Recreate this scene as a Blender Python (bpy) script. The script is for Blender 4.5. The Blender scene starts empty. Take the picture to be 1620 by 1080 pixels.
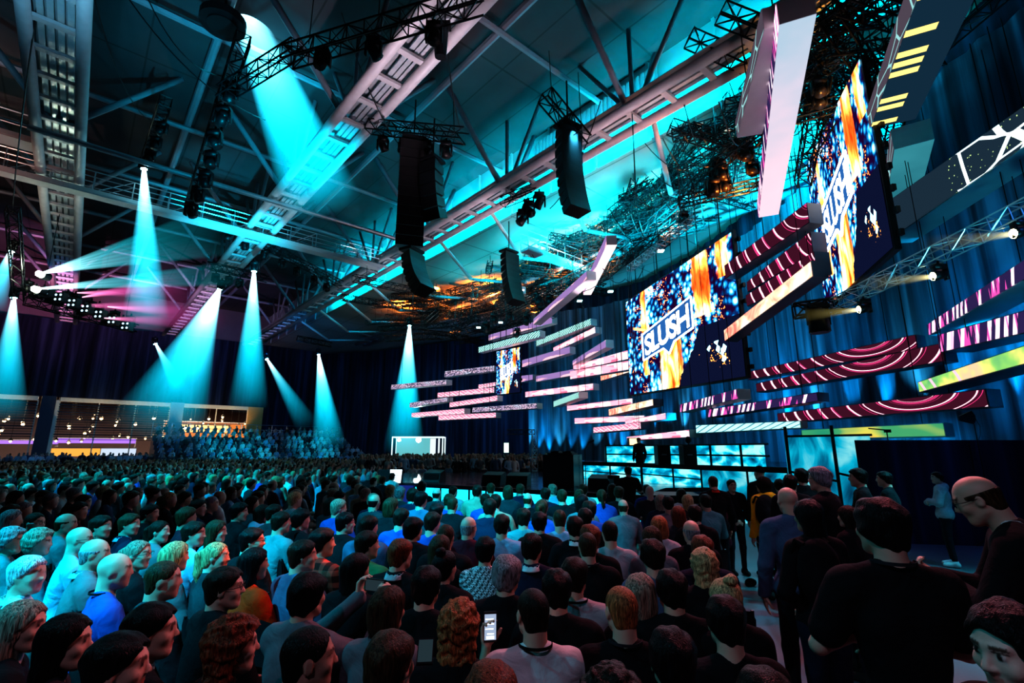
import bpy, math, random
import numpy as np
from mathutils import Vector, Matrix
random.seed(7); rng = np.random.RandomState(11)
SC = bpy.context.scene
COL = SC.collection
R = math.radians
PITCH, F, CAMZ = R(12.4), 780.0, 2.0
CP, SP = math.cos(PITCH), math.sin(PITCH)

# ---------------------------------------------------------------- camera
cd = bpy.data.cameras.new('camera'); cam = bpy.data.objects.new('camera', cd); COL.objects.link(cam)
cd.sensor_width = 36; cd.lens = 36*F/1620; cd.clip_start = .05; cd.clip_end = 300
cam.location = (0, 0, CAMZ); cam.rotation_euler = (math.pi/2+PITCH, 0, 0); SC.camera = cam

def ray(px, py):
    xc = (px-810)/F; yc = (540-py)/F
    return xc, CP-yc*SP, SP+yc*CP
def P(px, py, Y):
    x, y, z = ray(px, py); return Vector((x/y*Y, Y, CAMZ+z/y*Y))
def PZ(px, py, z):
    x, y, zz = ray(px, py); t = (z-CAMZ)/zz; return Vector((x*t, y*t, z))
def RR(py):
    _, y, z = ray(810, py); return z/y
def XR(px, py):
    x, y, _ = ray(px, py); return x/y

# ---------------------------------------------------------------- tagging
def tag(o, label=None, cat=None, group=None, kind=None):
    if label: o['label'] = label
    if cat: o['category'] = cat
    if group: o['group'] = group
    if kind: o['kind'] = kind
    return o
def empty(name, loc=(0,0,0), rz=0):
    o = bpy.data.objects.new(name, None); COL.objects.link(o); o.location = loc; o.rotation_euler = (0,0,rz)
    o.empty_display_size = .1
    return o
def link(name, me, m=None, parent=None, loc=None, color=None):
    o = bpy.data.objects.new(name, me); COL.objects.link(o)
    if m is not None and not me.materials: me.materials.append(m)
    if parent: o.parent = parent
    if loc is not None: o.location = loc
    if color is not None: o.color = (*color, 1)
    return o

# ---------------------------------------------------------------- mesh builder
class MB:
    def __init__(s): s.v = []; s.f = []; s.uv = {}; s.mi = {}
    def add(s, vs, fs, mi=0):
        b = len(s.v); s.v += [tuple(v) for v in vs]
        for f in fs:
            if mi: s.mi[len(s.f)] = mi
            s.f.append(tuple(b+i for i in f))
    def hexa(s, c, mi=0, uv0=None):           # 8 corners: bottom 0-3, top 4-7
        b = len(s.f)
        s.add(c, [(0,3,2,1),(4,5,6,7),(0,1,5,4),(1,2,6,5),(2,3,7,6),(3,0,4,7)], mi)
        return b
    def box(s, c, d, M=None, mi=0):
        x, y, z = [q/2 for q in d]
        cs = [Vector((sx*x, sy*y, sz*z)) for sz in (-1,1) for sx, sy in ((-1,-1),(1,-1),(1,1),(-1,1))]
        if M is not None: cs = [M @ q for q in cs]
        s.hexa([q+Vector(c) for q in cs], mi)
    def beam(s, a, b, w, h, up=(0,0,1), mi=0):   # box from a to b
        a, b = Vector(a), Vector(b); d = (b-a); L = d.length
        if L < 1e-6: return
        d /= L; u = Vector(up)
        if abs(d.dot(u)) > .98: u = Vector((1,0,0))
        r = d.cross(u).normalized(); u = r.cross(d)
        M = Matrix((r, d, u)).transposed()
        s.box((a+b)/2, (w, L, h), M, mi)
    def tube(s, a, b, r, n=8, r2=None, caps=True, mi=0):
        a, b = Vector(a), Vector(b); d = b-a
        if d.length < 1e-6: return
        d.normalize(); u = Vector((0,0,1)) if abs(d.z) < .9 else Vector((1,0,0))
        x = d.cross(u).normalized(); y = x.cross(d); r2 = r if r2 is None else r2
        vs = [a+(x*math.cos(t)+y*math.sin(t))*r for t in [2*math.pi*i/n for i in range(n)]]
        vs += [b+(x*math.cos(t)+y*math.sin(t))*r2 for t in [2*math.pi*i/n for i in range(n)]]
        fs = [(i, (i+1)%n, n+(i+1)%n, n+i) for i in range(n)]
        if caps: fs += [tuple(range(n))[::-1], tuple(range(n, 2*n))]
        s.add(vs, fs, mi)
    def path(s, pts, r, n=5, mi=0):
        for a, b in zip(pts[:-1], pts[1:]): s.tube(a, b, r, n, mi=mi)
    def ball(s, c, r, n=8, mi=0):
        c = Vector(c); r = Vector((r,r,r)) if not hasattr(r, '__len__') else Vector(r)
        m = n//2+1; vs = []; fs = []
        for j in range(m+1):
            ph = math.pi*j/m
            for i in range(n):
                t = 2*math.pi*i/n
                vs.append(c+Vector((r.x*math.sin(ph)*math.cos(t), r.y*math.sin(ph)*math.sin(t), r.z*math.cos(ph))))
        for j in range(m):
            for i in range(n): fs.append((j*n+i, (j+1)*n+i, (j+1)*n+(i+1)%n, j*n+(i+1)%n))
        s.add(vs, fs, mi)
    def mesh(s, name, mats=(), smooth=False, uv=None):
        me = bpy.data.meshes.new(name); me.from_pydata(s.v, [], s.f)
        for m in mats: me.materials.append(m)
        if s.mi:
            for k, i in s.mi.items(): me.polygons[k].material_index = i
        if smooth: me.polygons.foreach_set('use_smooth', [True]*len(me.polygons))
        me.update(); return me
    def build(s, name, m, parent=None, smooth=False, color=None, loc=None):
        ms = m if isinstance(m, (list, tuple)) else [m]
        return link(name, s.mesh(name, ms, smooth), None, parent, loc, color)

# ---------------------------------------------------------------- materials
class NT:
    def __init__(s, name):
        s.m = bpy.data.materials.new(name); s.m.use_nodes = True; s.t = s.m.node_tree; s.t.nodes.clear()
        s.out = s.t.nodes.new('ShaderNodeOutputMaterial')
    def n(s, typ, **kw):
        nd = s.t.nodes.new('ShaderNode'+typ)
        for k, v in kw.items():
            if k.startswith('i_'):
                k2 = k[2:]; k2 = int(k2) if k2.isdigit() else k2.replace('_', ' ')
                s.set(nd, k2, v)
            else: setattr(nd, k, v)
        return nd
    def set(s, nd, k, v):
        if isinstance(v, bpy.types.NodeSocket): s.t.links.new(v, nd.inputs[k])
        elif isinstance(v, bpy.types.Node): s.t.links.new(v.outputs[0], nd.inputs[k])
        else: nd.inputs[k].default_value = v
    def math(s, op, a, b=0.0, c=None, clamp=False):
        nd = s.n('Math', operation=op, use_clamp=clamp, i_0=a, i_1=b)
        if c is not None: s.set(nd, 2, c)
        return nd.outputs[0]
    def mix(s, f, a, b, mode='MIX'):
        nd = s.n('Mix', data_type='RGBA', blend_type=mode)
        s.set(nd, 0, f); s.set(nd, 6, a); s.set(nd, 7, b); return nd.outputs[2]
    def ramp(s, f, stops, interp='LINEAR'):
        nd = s.n('ValToRGB', i_0=f); cr = nd.color_ramp; cr.interpolation = interp
        while len(cr.elements) < len(stops): cr.elements.new(.5)
        for e, (p, c) in zip(cr.elements, stops):
            e.position = p; e.color = (*c, 1) if hasattr(c, '__len__') else (c, c, c, 1)
        return nd.outputs[0]
    def uv(s, scale=(1,1,1), loc=(0,0,0), rot=(0,0,0), kind='UV', src=None):
        tc = src or s.n('TexCoord').outputs[kind]
        return s.n('Mapping', i_0=tc, i_Location=loc, i_Rotation=rot, i_Scale=scale).outputs[0]
    def bump(s, h, strength=.3, dist=.02):
        return s.n('Bump', i_Strength=strength, i_Distance=dist, i_Height=h).outputs[0]
    def bsdf(s, color, rough=.6, metal=0, normal=None, emis=None, es=0, spec=.5, alpha=None, trans=0):
        b = s.n('BsdfPrincipled'); s.set(b, 'Base Color', color if not isinstance(color, tuple) or len(color)==4 else (*color,1))
        s.set(b, 'Roughness', rough); s.set(b, 'Metallic', metal); s.set(b, 'Specular IOR Level', spec)
        if normal is not None: s.set(b, 'Normal', normal)
        if emis is not None: s.set(b, 'Emission Color', emis if not isinstance(emis, tuple) or len(emis)==4 else (*emis,1)); s.set(b, 'Emission Strength', es)
        if trans: s.set(b, 'Transmission Weight', trans)
        s.t.links.new(b.outputs[0], s.out.inputs[0]); return s.m
    def emit(s, color, st=1):
        e = s.n('Emission'); s.set(e, 0, color if not isinstance(color, tuple) or len(color)==4 else (*color,1)); s.set(e, 1, st)
        s.t.links.new(e.outputs[0], s.out.inputs[0]); return s.m
def c4(c): return (*c, 1)
def simple(name, c, rough=.6, metal=0, bumpscale=None, bs=.2, var=.15, spec=.5):
    t = NT(name); co = t.uv(kind='Object')
    nz = t.n('TexNoise', i_0=co, i_Scale=bumpscale or 6.0, i_Detail=4.0)
    col = t.mix(t.math('MULTIPLY', nz.outputs[0], 1.0), c4([q*(1-var) for q in c]), c4([min(1, q*(1+var)) for q in c]))
    return t.bsdf(col, rough, metal, t.bump(nz.outputs[0], bs, .01), spec=spec)
def glow(name, c, s): return NT(name).emit(c, s)

M = {}
M['black'] = simple('black_metal', (.012,.013,.016), .45, .3)
M['truss'] = simple('black_truss_metal', (.010,.012,.016), .4, .5)
M['alu'] = simple('aluminium_truss', (.55,.6,.65), .3, .8)
M['white_paint'] = simple('white_painted_steel', (.62,.6,.62), .45, 0, 3)
M['grey_paint'] = simple('grey_painted_steel', (.22,.23,.27), .5, 0, 3)
M['led_back'] = simple('led_beam_casing', (.62,.58,.64), .35, 0, 2, .05)
M['led_dark'] = simple('led_beam_dark_casing', (.10,.11,.15), .4, 0, 2, .05)
M['rubber'] = simple('black_plastic', (.012,.012,.014), .35)
M['lens'] = glow('lamp_lens_cyan', (.3,.95,1), 30)
M['lens_w'] = glow('lamp_lens_warm', (1,.85,.45), 18)
M['lens_star'] = glow('lamp_lens_star', (.9,1,.75), 160)

# object-colour driven materials
def objmat(name, kind):
    t = NT(name); oi = t.n('ObjectInfo'); col = oi.outputs['Color']
    if kind == 'skin':
        at = t.n('Attribute', attribute_name='tint').outputs['Color']
        co = t.uv(kind='Object'); nz = t.n('TexNoise', i_0=co, i_Scale=120.0, i_Detail=2.0)
        c = t.mix(1.0, col, at, 'MULTIPLY')
        b = t.bsdf(c, .5, 0, t.bump(nz.outputs[0], .12, .004))
        t.t.nodes['Principled BSDF'].inputs['Subsurface Weight'].default_value = .0
        return b
    if kind == 'hair':
        co = t.uv(kind='Object', scale=(120,120,9)); nz = t.n('TexNoise', i_0=co, i_Scale=1.0, i_Detail=3.0, i_Distortion=1.2)
        k = t.ramp(nz.outputs[0], [(.35,.25),(.7,1.6)])
        return t.bsdf(t.mix(1.0, col, k, 'MULTIPLY'), .42, 0, t.bump(nz.outputs[0], .8, .01), spec=.2)
    if kind == 'cloth':
        co = t.uv(kind='Object'); nz = t.n('TexNoise', i_0=co, i_Scale=7.0, i_Detail=3.0, i_Distortion=.8)
        wv = t.n('TexNoise', i_0=co, i_Scale=260.0, i_Detail=1.0)
        h = t.math('ADD', t.math('MULTIPLY', nz.outputs[0], 1.0), t.math('MULTIPLY', wv.outputs[0], .06))
        k = t.ramp(nz.outputs[0], [(.2,.75),(.8,1.15)])
        return t.bsdf(t.mix(1.0, col, k, 'MULTIPLY'), .85, 0, t.bump(h, .55, .04), spec=.2)
    if kind == 'pattern':
        co = t.uv(kind='Object', scale=(28,28,28)); ck = t.n('TexMagic', i_0=co, i_Scale=1.0, i_Distortion=2.0, turbulence_depth=2)
        k = t.ramp(t.math('MULTIPLY', ck.outputs[1], 1.0), [(.45,.15),(.5,1.4)], 'CONSTANT')
        return t.bsdf(t.mix(1.0, col, k, 'MULTIPLY'), .85, spec=.2)
    if kind == 'plaid':
        co = t.uv(kind='Object'); s = t.n('SeparateXYZ', i_0=co)
        a = t.math('GREATER_THAN', t.math('SINE', t.math('MULTIPLY', s.outputs[0], 70.0)), .2)
        b_ = t.math('GREATER_THAN', t.math('SINE', t.math('MULTIPLY', s.outputs[2], 70.0)), .2)
        k = t.math('ADD', t.math('MULTIPLY', t.math('ADD', a, b_), .8), .2)
        return t.bsdf(t.mix(1.0, col, k, 'MULTIPLY'), .85, spec=.2)
for k in ('skin','hair','cloth','pattern','plaid'): M[k] = objmat('person_'+k, k)
# ---------------------------------------------------------------- implicit-surface modelling (organic shapes)
def surfnets(f, lo, hi, res):
    lo = np.array(lo, float); hi = np.array(hi, float)
    n = np.ceil((hi-lo)/res).astype(int)+1; B = 6
    nb = -(-n//B)
    ax = [lo[i]+(np.arange(nb[i])*B+(B-1)/2)*res for i in range(3)]
    g = np.stack(np.meshgrid(*ax, indexing='ij'), -1).reshape(-1, 3)
    cv = f(g).reshape(nb)
    act = np.abs(cv) < B*res*.87*1.7
    rep = lambda a: np.repeat(np.repeat(np.repeat(a, B, 0), B, 1), B, 2)[:n[0], :n[1], :n[2]]
    m = rep(act); v = np.where(rep(cv) < 0, -1.0, 1.0)
    idx = np.argwhere(m); v[m] = f(lo+idx*res)
    v[0]=v[-1]=1; v[:,0]=v[:,-1]=1; v[:,:,0]=v[:,:,-1]=1
    s = v < 0
    cnt = sum(s[i:n[0]-1+i, j:n[1]-1+j, k:n[2]-1+k].astype(np.int8) for i in (0,1) for j in (0,1) for k in (0,1))
    cells = np.argwhere((cnt > 0) & (cnt < 8))
    co = np.array([(i,j,k) for i in (0,1) for j in (0,1) for k in (0,1)])
    val = np.stack([v[cells[:,0]+c[0], cells[:,1]+c[1], cells[:,2]+c[2]] for c in co], 1)
    acc = np.zeros((len(cells), 3)); num = np.zeros(len(cells))
    for a in range(8):
        for b in range(a+1, 8):
            if np.abs(co[a]-co[b]).sum() != 1: continue
            x = (val[:,a] < 0) != (val[:,b] < 0)
            t = np.zeros(len(cells)); t[x] = val[x,a]/(val[x,a]-val[x,b])
            acc[x] += co[a]+(co[b]-co[a])*t[x,None]; num[x] += 1
    verts = lo+(cells+acc/num[:,None])*res
    cid = -np.ones(n-1, int); cid[cells[:,0], cells[:,1], cells[:,2]] = np.arange(len(cells))
    faces = []
    for axis in range(3):
        o1, o2 = [(1,2),(2,0),(0,1)][axis]
        sl = [slice(None)]*3; sl[axis] = slice(0, n[axis]-1); sh = list(sl); sh[axis] = slice(1, n[axis])
        e = np.argwhere(s[tuple(sl)] != s[tuple(sh)])
        e = e[(e[:,o1] > 0) & (e[:,o2] > 0) & (e[:,o1] < n[o1]-1) & (e[:,o2] < n[o2]-1)]
        ins = s[e[:,0], e[:,1], e[:,2]]
        d1 = np.zeros(3, int); d1[o1] = 1; d2 = np.zeros(3, int); d2[o2] = 1
        q = [e-d1-d2, e-d2, e, e-d1]
        q = np.stack([cid[w[:,0], w[:,1], w[:,2]] for w in q], 1)
        q[~ins] = q[~ins][:, ::-1]
        faces.append(q[(q >= 0).all(1)])
    return verts, np.concatenate(faces)
def tomesh(name, v, f, mat=None, tint=None):
    me = bpy.data.meshes.new(name)
    me.vertices.add(len(v)); me.vertices.foreach_set('co', v.astype(np.float32).ravel())
    me.loops.add(len(f)*4); me.loops.foreach_set('vertex_index', f.astype(np.int32).ravel())
    me.polygons.add(len(f)); me.polygons.foreach_set('loop_start', np.arange(0, len(f)*4, 4, dtype=np.int32))
    me.update(calc_edges=True); me.validate()
    me.polygons.foreach_set('use_smooth', [True]*len(me.polygons))
    if tint is not None:
        a = me.color_attributes.new('tint', 'FLOAT_COLOR', 'POINT')
        a.data.foreach_set('color', np.concatenate([tint, np.ones((len(v),1))], 1).astype(np.float32).ravel())
    if mat is not None: me.materials.append(mat)
    return me
def rc(p, a, b, r1, r2=None):
    a = np.array(a, float); b = np.array(b, float); r2 = r1 if r2 is None else r2
    ba = b-a; t = np.clip(((p-a)@ba)/max(ba@ba, 1e-9), 0, 1)
    return np.sqrt(((p-a-t[:,None]*ba)**2).sum(1))-(r1+(r2-r1)*t)
def el(p, c, r):
    r = np.array(r, float); q = p-np.array(c, float)
    k0 = np.sqrt(((q/r)**2).sum(1)); k1 = np.sqrt(((q/(r*r))**2).sum(1))
    return k0*(k0-1)/np.maximum(k1, 1e-6)
def smin(a, b, k):
    h = np.clip(.5+.5*(b-a)/k, 0, 1); return b+(a-b)*h-k*h*(1-h)
def smax(a, b, k): return -smin(-a, -b, k)
def un(k, *ds):
    d = ds[0]
    for e in ds[1:]: d = smin(d, e, k)
    return d
def sn(p, s, ph=0):      # cheap smooth noise
    x, y, z = p[:,0]*s+ph, p[:,1]*s+1.7*ph, p[:,2]*s+.6*ph
    return (np.sin(x+1.3*np.sin(y*.9+.5))*np.sin(y*1.1+1.2*np.sin(z*.8))+np.sin(z*1.2+1.5*np.sin(x*.7)))*.5

# head: origin = middle of the head, face towards +Y, 0.235 m tall
def head_sdf(p, fem=False):
    w = .93 if fem else 1.0
    d = el(p, (0,-.012,.03), (.077,.097,.087))
    d = smin(d, el(p, (0,.028,-.03), (.060*w,.062,.083)), .03)
    d = smin(d, el(p, (0,.062,-.092), (.027*w,.022,.021)), .03)
    for s in (-1, 1):
        d = smin(d, rc(p, (s*.056*w,-.005,-.055), (s*.022,.055,-.088), .016), .03)     # jaw line
        d = smin(d, el(p, (s*.042,.058,-.022), (.022,.024,.022)), .02)                   # cheek
        d = smin(d, rc(p, (s*.012,.083,.03), (s*.042,.07,.032), .010), .012)             # brow
        d = smax(d, -el(p, (s*.031,.098,.012), (.017,.017,.012)), .012)                  # socket
        d = smin(d, el(p, (s*.031,.074,.011), (.0135,.0135,.0115)), .003)                # eye
        e = el(p, (s*.079,-.008,-.005), (.010,.020,.033)); e = smax(e, -el(p, (s*.090,-.004,.002), (.008,.010,.018)), .005)
        d = smin(d, e, .006)
    d = smin(d, rc(p, (0,.084,.018), (0,.103,-.020), .0075, .0115), .010)                # nose
    for s in (-1, 1): d = smin(d, el(p, (s*.011,.094,-.024), (.009,.010,.008)), .006)
    d = smin(d, rc(p, (-.018,.078,-.050), (.018,.078,-.050), .0085), .006)
    d = smin(d, rc(p, (0,.088,-.049), (0,.088,-.049), .006), .008)
    d = smin(d, rc(p, (-.014,.078,-.062), (.014,.078,-.062), .0085), .006)
    d = smax(d, -rc(p, (-.022,.091,-.0558), (.022,.091,-.0558), .002), .004)
    return d
def head_tint(p):
    t = np.ones((len(p), 3))
    lip = (np.abs(p[:,0]) < .024) & (p[:,1] > .07) & (p[:,2] < -.043) & (p[:,2] > -.069)
    t[lip] = (.85,.45,.45)
    for s in (-1, 1):
        q = p-np.array((s*.031,.074,.011)); eye = (np.sqrt((q**2).sum(1)) < .0155) & (p[:,1] > .078)
        t[eye] = (.95,1.1,1.2)
        t[eye & (np.abs(q[:,0]) < .0065) & (np.abs(q[:,2]) < .0075)] = (.04,.03,.03)
        br = (np.abs(p[:,0]-s*.031) < .019) & (np.abs(p[:,2]-.033) < .0055) & (p[:,1] > .06)
        t[br] = (.18,.14,.13)
        lash = (np.abs(p[:,0]-s*.031) < .016) & (np.abs(p[:,2]-.0215) < .0025) & (p[:,1] > .07)
        t[lash] = (.25,.2,.2)
    return t

# hand: wrist w, pointing along d, palm facing n; side = +1/-1 says on which side the thumb sits
def hand_prims(w, d, n, side, curl=.5):
    w, d, n = Vector(w), Vector(d).normalized(), Vector(n).normalized()
    n = (n-d*n.dot(d)).normalized(); e = d.cross(n)*side
    out = [(w-d*.01, w+d*.03, .025, .028)]
    for i, (off, L) in enumerate(((.028,.076),(.009,.085),(-.010,.079),(-.028,.062))):
        a = w+d*.088+e*off; out.append((w+d*.03+e*off*.6, a, .016, .0115)); th = 0
        for seg, fr in enumerate((.45,.32,.23)):
            th += curl*(1+.1*i)*(1 if seg else .8)
            b = a+(d*math.cos(th)+n*math.sin(th))*L*fr
            out.append((a, b, .0095-.0008*seg, .0088-.0008*seg)); a = b
    t0 = w+d*.02+e*.022; t1 = t0+(d*.62+e*.72+n*.25).normalized()*.042
    t2 = t1+(d*.85+e*.25+n*(.3+curl*.6)).normalized()*.034; t3 = t2+(d*.8-e*.05+n*(.4+curl*.8)).normalized()*.026
    out += [(t0, t1, .016, .0125), (t1, t2, .0115, .0105), (t2, t3, .0105, .0085)]
    return out

# ---------------------------------------------------------------- poses
class Pose: pass
def mkpose(kind, fem=False, yaw=0, nod=0, tilt=0):
    """kind: lap, cross, phone, photo (seated); stand, standcross, read, guard, camera, walk, bust"""
    p = Pose(); p.kind = kind; p.fem = fem; seated = kind in ('lap','cross','phone','photo','clasp')
    p.seated = seated; w = .90 if fem else 1.0
    sz, hz = (1.015, .53) if seated else (1.43, .93)
    lean = 0; 
    if kind == 'read': lean = .10
    if kind in ('lap','clasp'): lean = .04
    p.sz, p.hz, p.lean = sz, hz, lean
    sh = .180*w; p.shw = sh
    p.chest = (0, lean*.6, sz-.16)
    L, Rr = Vector((-sh, lean, sz-.02)), Vector((sh, lean, sz-.02))
    p.S = [L, Rr]; p.w = w
    if kind == 'lap' :
        p.E = [Vector((-.26*w,.10+lean,sz-.29)), Vector((.26*w,.10+lean,sz-.29))]; p.W = [Vector((-.10,.30,.66)), Vector((.10,.30,.66))]
        p.HD = [Vector((.3,1,-.25)), Vector((-.3,1,-.25))]; p.HN = [Vector((.2,0,-1)), Vector((-.2,0,-1))]
    elif kind in ('cross','standcross'):
        dz = sz-.27
        p.E = [Vector((-.28*w,.08,dz)), Vector((.28*w,.08,dz))]; p.W = [Vector((-.02,.20,dz+.03)), Vector((.02,.235,dz-.01))]
        p.HD = [Vector((1,.05,.1)), Vector((-1,.05,.1))]; p.HN = [Vector((0,-1,0)), Vector((0,-1,0))]
    elif kind == 'phone':
        p.E = [Vector((-.27*w,.14,sz-.24)), Vector((.26*w,.10,sz-.28))]; p.W = [Vector((-.20,.36,sz-.05)), Vector((.06,.30,.70))]
        p.HD = [Vector((.05,.1,1)), Vector((-.5,1,-.25))]; p.HN = [Vector((.35,-1,0)), Vector((-.2,0,-1))]
    elif kind == 'photo':
        p.E = [Vector((-.13,.27,sz-.08)), Vector((.31,.17,sz-.12))]; p.W = [Vector((.045,.40,sz+.10)), Vector((.255,.38,sz+.08))]
        p.HD = [Vector((-.1,.25,1)), Vector((-.05,.25,1))]; p.HN = [Vector((1,.2,0)), Vector((-1,.2,0))]
    elif kind == 'clasp':
        p.E = [Vector((-.25*w,.14,sz-.28)), Vector((.25*w,.14,sz-.28))]; p.W = [Vector((-.05,.30,.74)), Vector((.05,.30,.74))]
        p.HD = [Vector((.5,.6,-.4)), Vector((-.5,.6,-.4))]; p.HN = [Vector((.8,-.5,0)), Vector((-.8,-.5,0))]
    elif kind == 'read':
        p.E = [Vector((-.25,.12+lean,sz-.28)), Vector((.25,.12+lean,sz-.28))]; p.W = [Vector((-.05,.38,sz-.22)), Vector((.06,.38,sz-.22))]
        p.HD = [Vector((.3,.8,.45)), Vector((-.3,.8,.45))]; p.HN = [Vector((.5,-.3,.8)), Vector((-.5,-.3,.8))]
    elif kind == 'guard':
        p.E = [Vector((-.27,0,sz-.29)), Vector((.27,0,sz-.29))]; p.W = [Vector((-.06,.17,sz-.42)), Vector((.06,.18,sz-.42))]
        p.HD = [Vector((.8,.2,-.5)), Vector((-.8,.2,-.5))]; p.HN = [Vector((0,-1,0)), Vector((0,-1,0))]
    elif kind == 'camera':
        p.E = [Vector((-.30,.12,sz-.25)), Vector((.30,.05,sz-.26))]; p.W = [Vector((-.24,.36,sz-.16)), Vector((.22,.30,sz-.25))]
        p.HD = [Vector((.1,1,.2)), Vector((-.2,1,.1))]; p.HN = [Vector((1,0,-.3)), Vector((-1,0,-.3))]
    elif kind == 'desk':
        p.E = [Vector((-.31,.06,sz-.27)), Vector((.26,.06,sz-.28))]; p.W = [Vector((-.36,.22,sz-.47)), Vector((.20,.28,sz-.42))]
        p.HD = [Vector((0,.8,-.6)), Vector((0,.9,-.4))]; p.HN = [Vector((0,-.3,-1)), Vector((0,-.3,-1))]
    else:   # stand, walk
        p.E = [Vector((-.245*w-.01,-.02,sz-.30)), Vector((.245*w+.01,-.02,sz-.30))]; p.W = [Vector((-.25*w,.07,sz-.545)), Vector((.25*w,.07,sz-.545))]
        p.HD = [Vector((.05,.15,-1)), Vector((-.05,.15,-1))]; p.HN = [Vector((1,-.1,0)), Vector((-1,-.1,0))]
    if seated:
        kw = .09 if fem else .14
        p.legs = [[(s*.095,0,.53),(s*kw,.43,.52),(s*kw,.40,.09)] for s in (-1,1)]
    else:
        st = .11 if not fem else .09
        p.legs = [[(s*.09,0,.93),(s*st,.02,.50),(s*(st+.01),-.02,.09)] for s in (-1,1)]
        if kind == 'walk': p.legs = [[(-.09,0,.93),(-.10,.12,.52),(-.10,.08,.09)], [(.09,0,.93),(.10,-.02,.51),(.10,-.20,.12)]]
    nb = Vector((0, lean+.0, sz+.035)); p.nb = nb
    Rm = Matrix.Rotation(-R(yaw), 4, 'Z') @ Matrix.Rotation(R(tilt), 4, 'Y') @ Matrix.Rotation(-R(nod), 4, 'X')
    p.head = Matrix.Translation(nb) @ Rm @ Matrix.Translation((0, .028, .168)) @ Matrix.Scale(.95, 4)
    p.headinv = p.head.inverted()
    p.top = (p.head @ Vector((0,-.01,.125))).z
    return p
def hl(p, q):            # points in head space
    Mi = np.array(p.headinv); return q@Mi[:3,:3].T+Mi[:3,3]

def torso_sdf(p, q, o=0.0, hem=None):
    w, sz, hz, ln = p.w, p.sz, p.hz, p.lean
    d = el(q, (0, ln*.7-.005, sz-.17), (.150*w+o, .108+o, .215+o))
    d = smin(d, el(q, (0, ln*.3, (sz+hz)/2-.06), (.128*w+o, .100+o, .20+o)), .06)
    d = smin(d, rc(q, (-.075,0,hz+.02), (.075,0,hz+.02), .100+o), .07)
    sh = p.shw
    d = smin(d, rc(q, (-sh*.80, ln, sz-.025), (sh*.80, ln, sz-.025), .062+o), .05)
    for s in (-1,1):
        d = smin(d, rc(q, (s*.02, ln-.015, sz+.055), (s*sh*.85, ln-.01, sz-.005), .042+o, .05+o), .04)
        d = smin(d, el(q, (s*.075, ln-.05, sz-.13), (.08+o,.06+o,.11+o)), .03)
        if p.fem: d = smin(d, el(q, (s*.07, ln+.085, sz-.19), (.058+o,.05+o,.058+o)), .03)
    return d
def arms_sdf(p, q, o=0.0, upto=1.0, hands=True):
    d = None
    for i in (0,1):
        S, E, W = p.S[i], p.E[i], p.W[i]
        k = .92 if p.fem else 1.0
        a = rc(q, S, E, .054*k+o, .041*k+o) if upto >= .5 else rc(q, S, S.lerp(E, upto*2), .058*k+o, .052*k+o)
        if upto > .5: a = smin(a, rc(q, E, W, .041*k+o, .027*k+o), .015)
        d = a if d is None else np.minimum(d, a)
    return d
def hands_sdf(p, q):
    d = None
    for i in (0,1):
        c = .22
        if p.kind == 'phone' and i == 0: c = .55
        if p.kind in ('photo',): c = .62
        if p.kind in ('camera','read'): c = .6
        h = None
        for a, b, r1, r2 in hand_prims(p.W[i], p.HD[i], p.HN[i], (1 if i == 0 else -1)*1, c):
            x = rc(q, a, b, r1, r2); h = x if h is None else smin(h, x, .005)
        d = h if d is None else np.minimum(d, h)
    return d
def legs_sdf(p, q, o=0.0):
    d = None
    for H, K, A in p.legs:
        a = smin(rc(q, H, K, .082+o, .056+o), rc(q, K, A, .054+o, .038+o), .03)
        d = a if d is None else smin(d, a, .02)
    return smin(d, rc(q, (-.07,0,p.hz), (.07,0,p.hz), .105+o), .05)
def feet_sdf(p, q, o=0.0):
    d = None
    for H, K, A in p.legs:
        a = rc(q, (A[0],A[1],A[2]-.03), (A[0],A[1]+.15,A[2]-.055), .042+o, .032+o)
        a = smin(a, rc(q, A, (A[0],A[1]-.03,A[2]-.045), .036+o), .03)
        d = a if d is None else np.minimum(d, a)
    return d
BND = {True: ((-.52,-.34,-.02),(.52,.74,1.42)), False: ((-.54,-.40,-.02),(.54,.62,1.86))}
def mk_body(p, res):
    def f(q):
        h = hl(p, q)
        hd = head_sdf(h, p.fem)
        nk = rc(q, p.head@Vector((0,-.035,-.05)), p.nb+Vector((0,-.012,-.03)), .056*p.w, .060*p.w)
        d = smin(hd, nk, .02)
        d = smin(d, torso_sdf(p, q, -.012), .03)
        d = smin(d, arms_sdf(p, q, -.004), .02)
        d = np.minimum(d, smin(hands_sdf(p, q), d, .008))
        d = smin(d, legs_sdf(p, q, -.012), .03)
        return smin(d, feet_sdf(p, q, -.008), .02)
    lo, hi = BND[p.seated]
    v, fc = surfnets(f, lo, hi, res)
    t = np.ones((len(v),3)); h = hl(p, v); m = (np.abs(h) < .14).all(1); t[m] = head_tint(h[m])
    return tomesh('body', v, fc, M['skin'], t)
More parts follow.
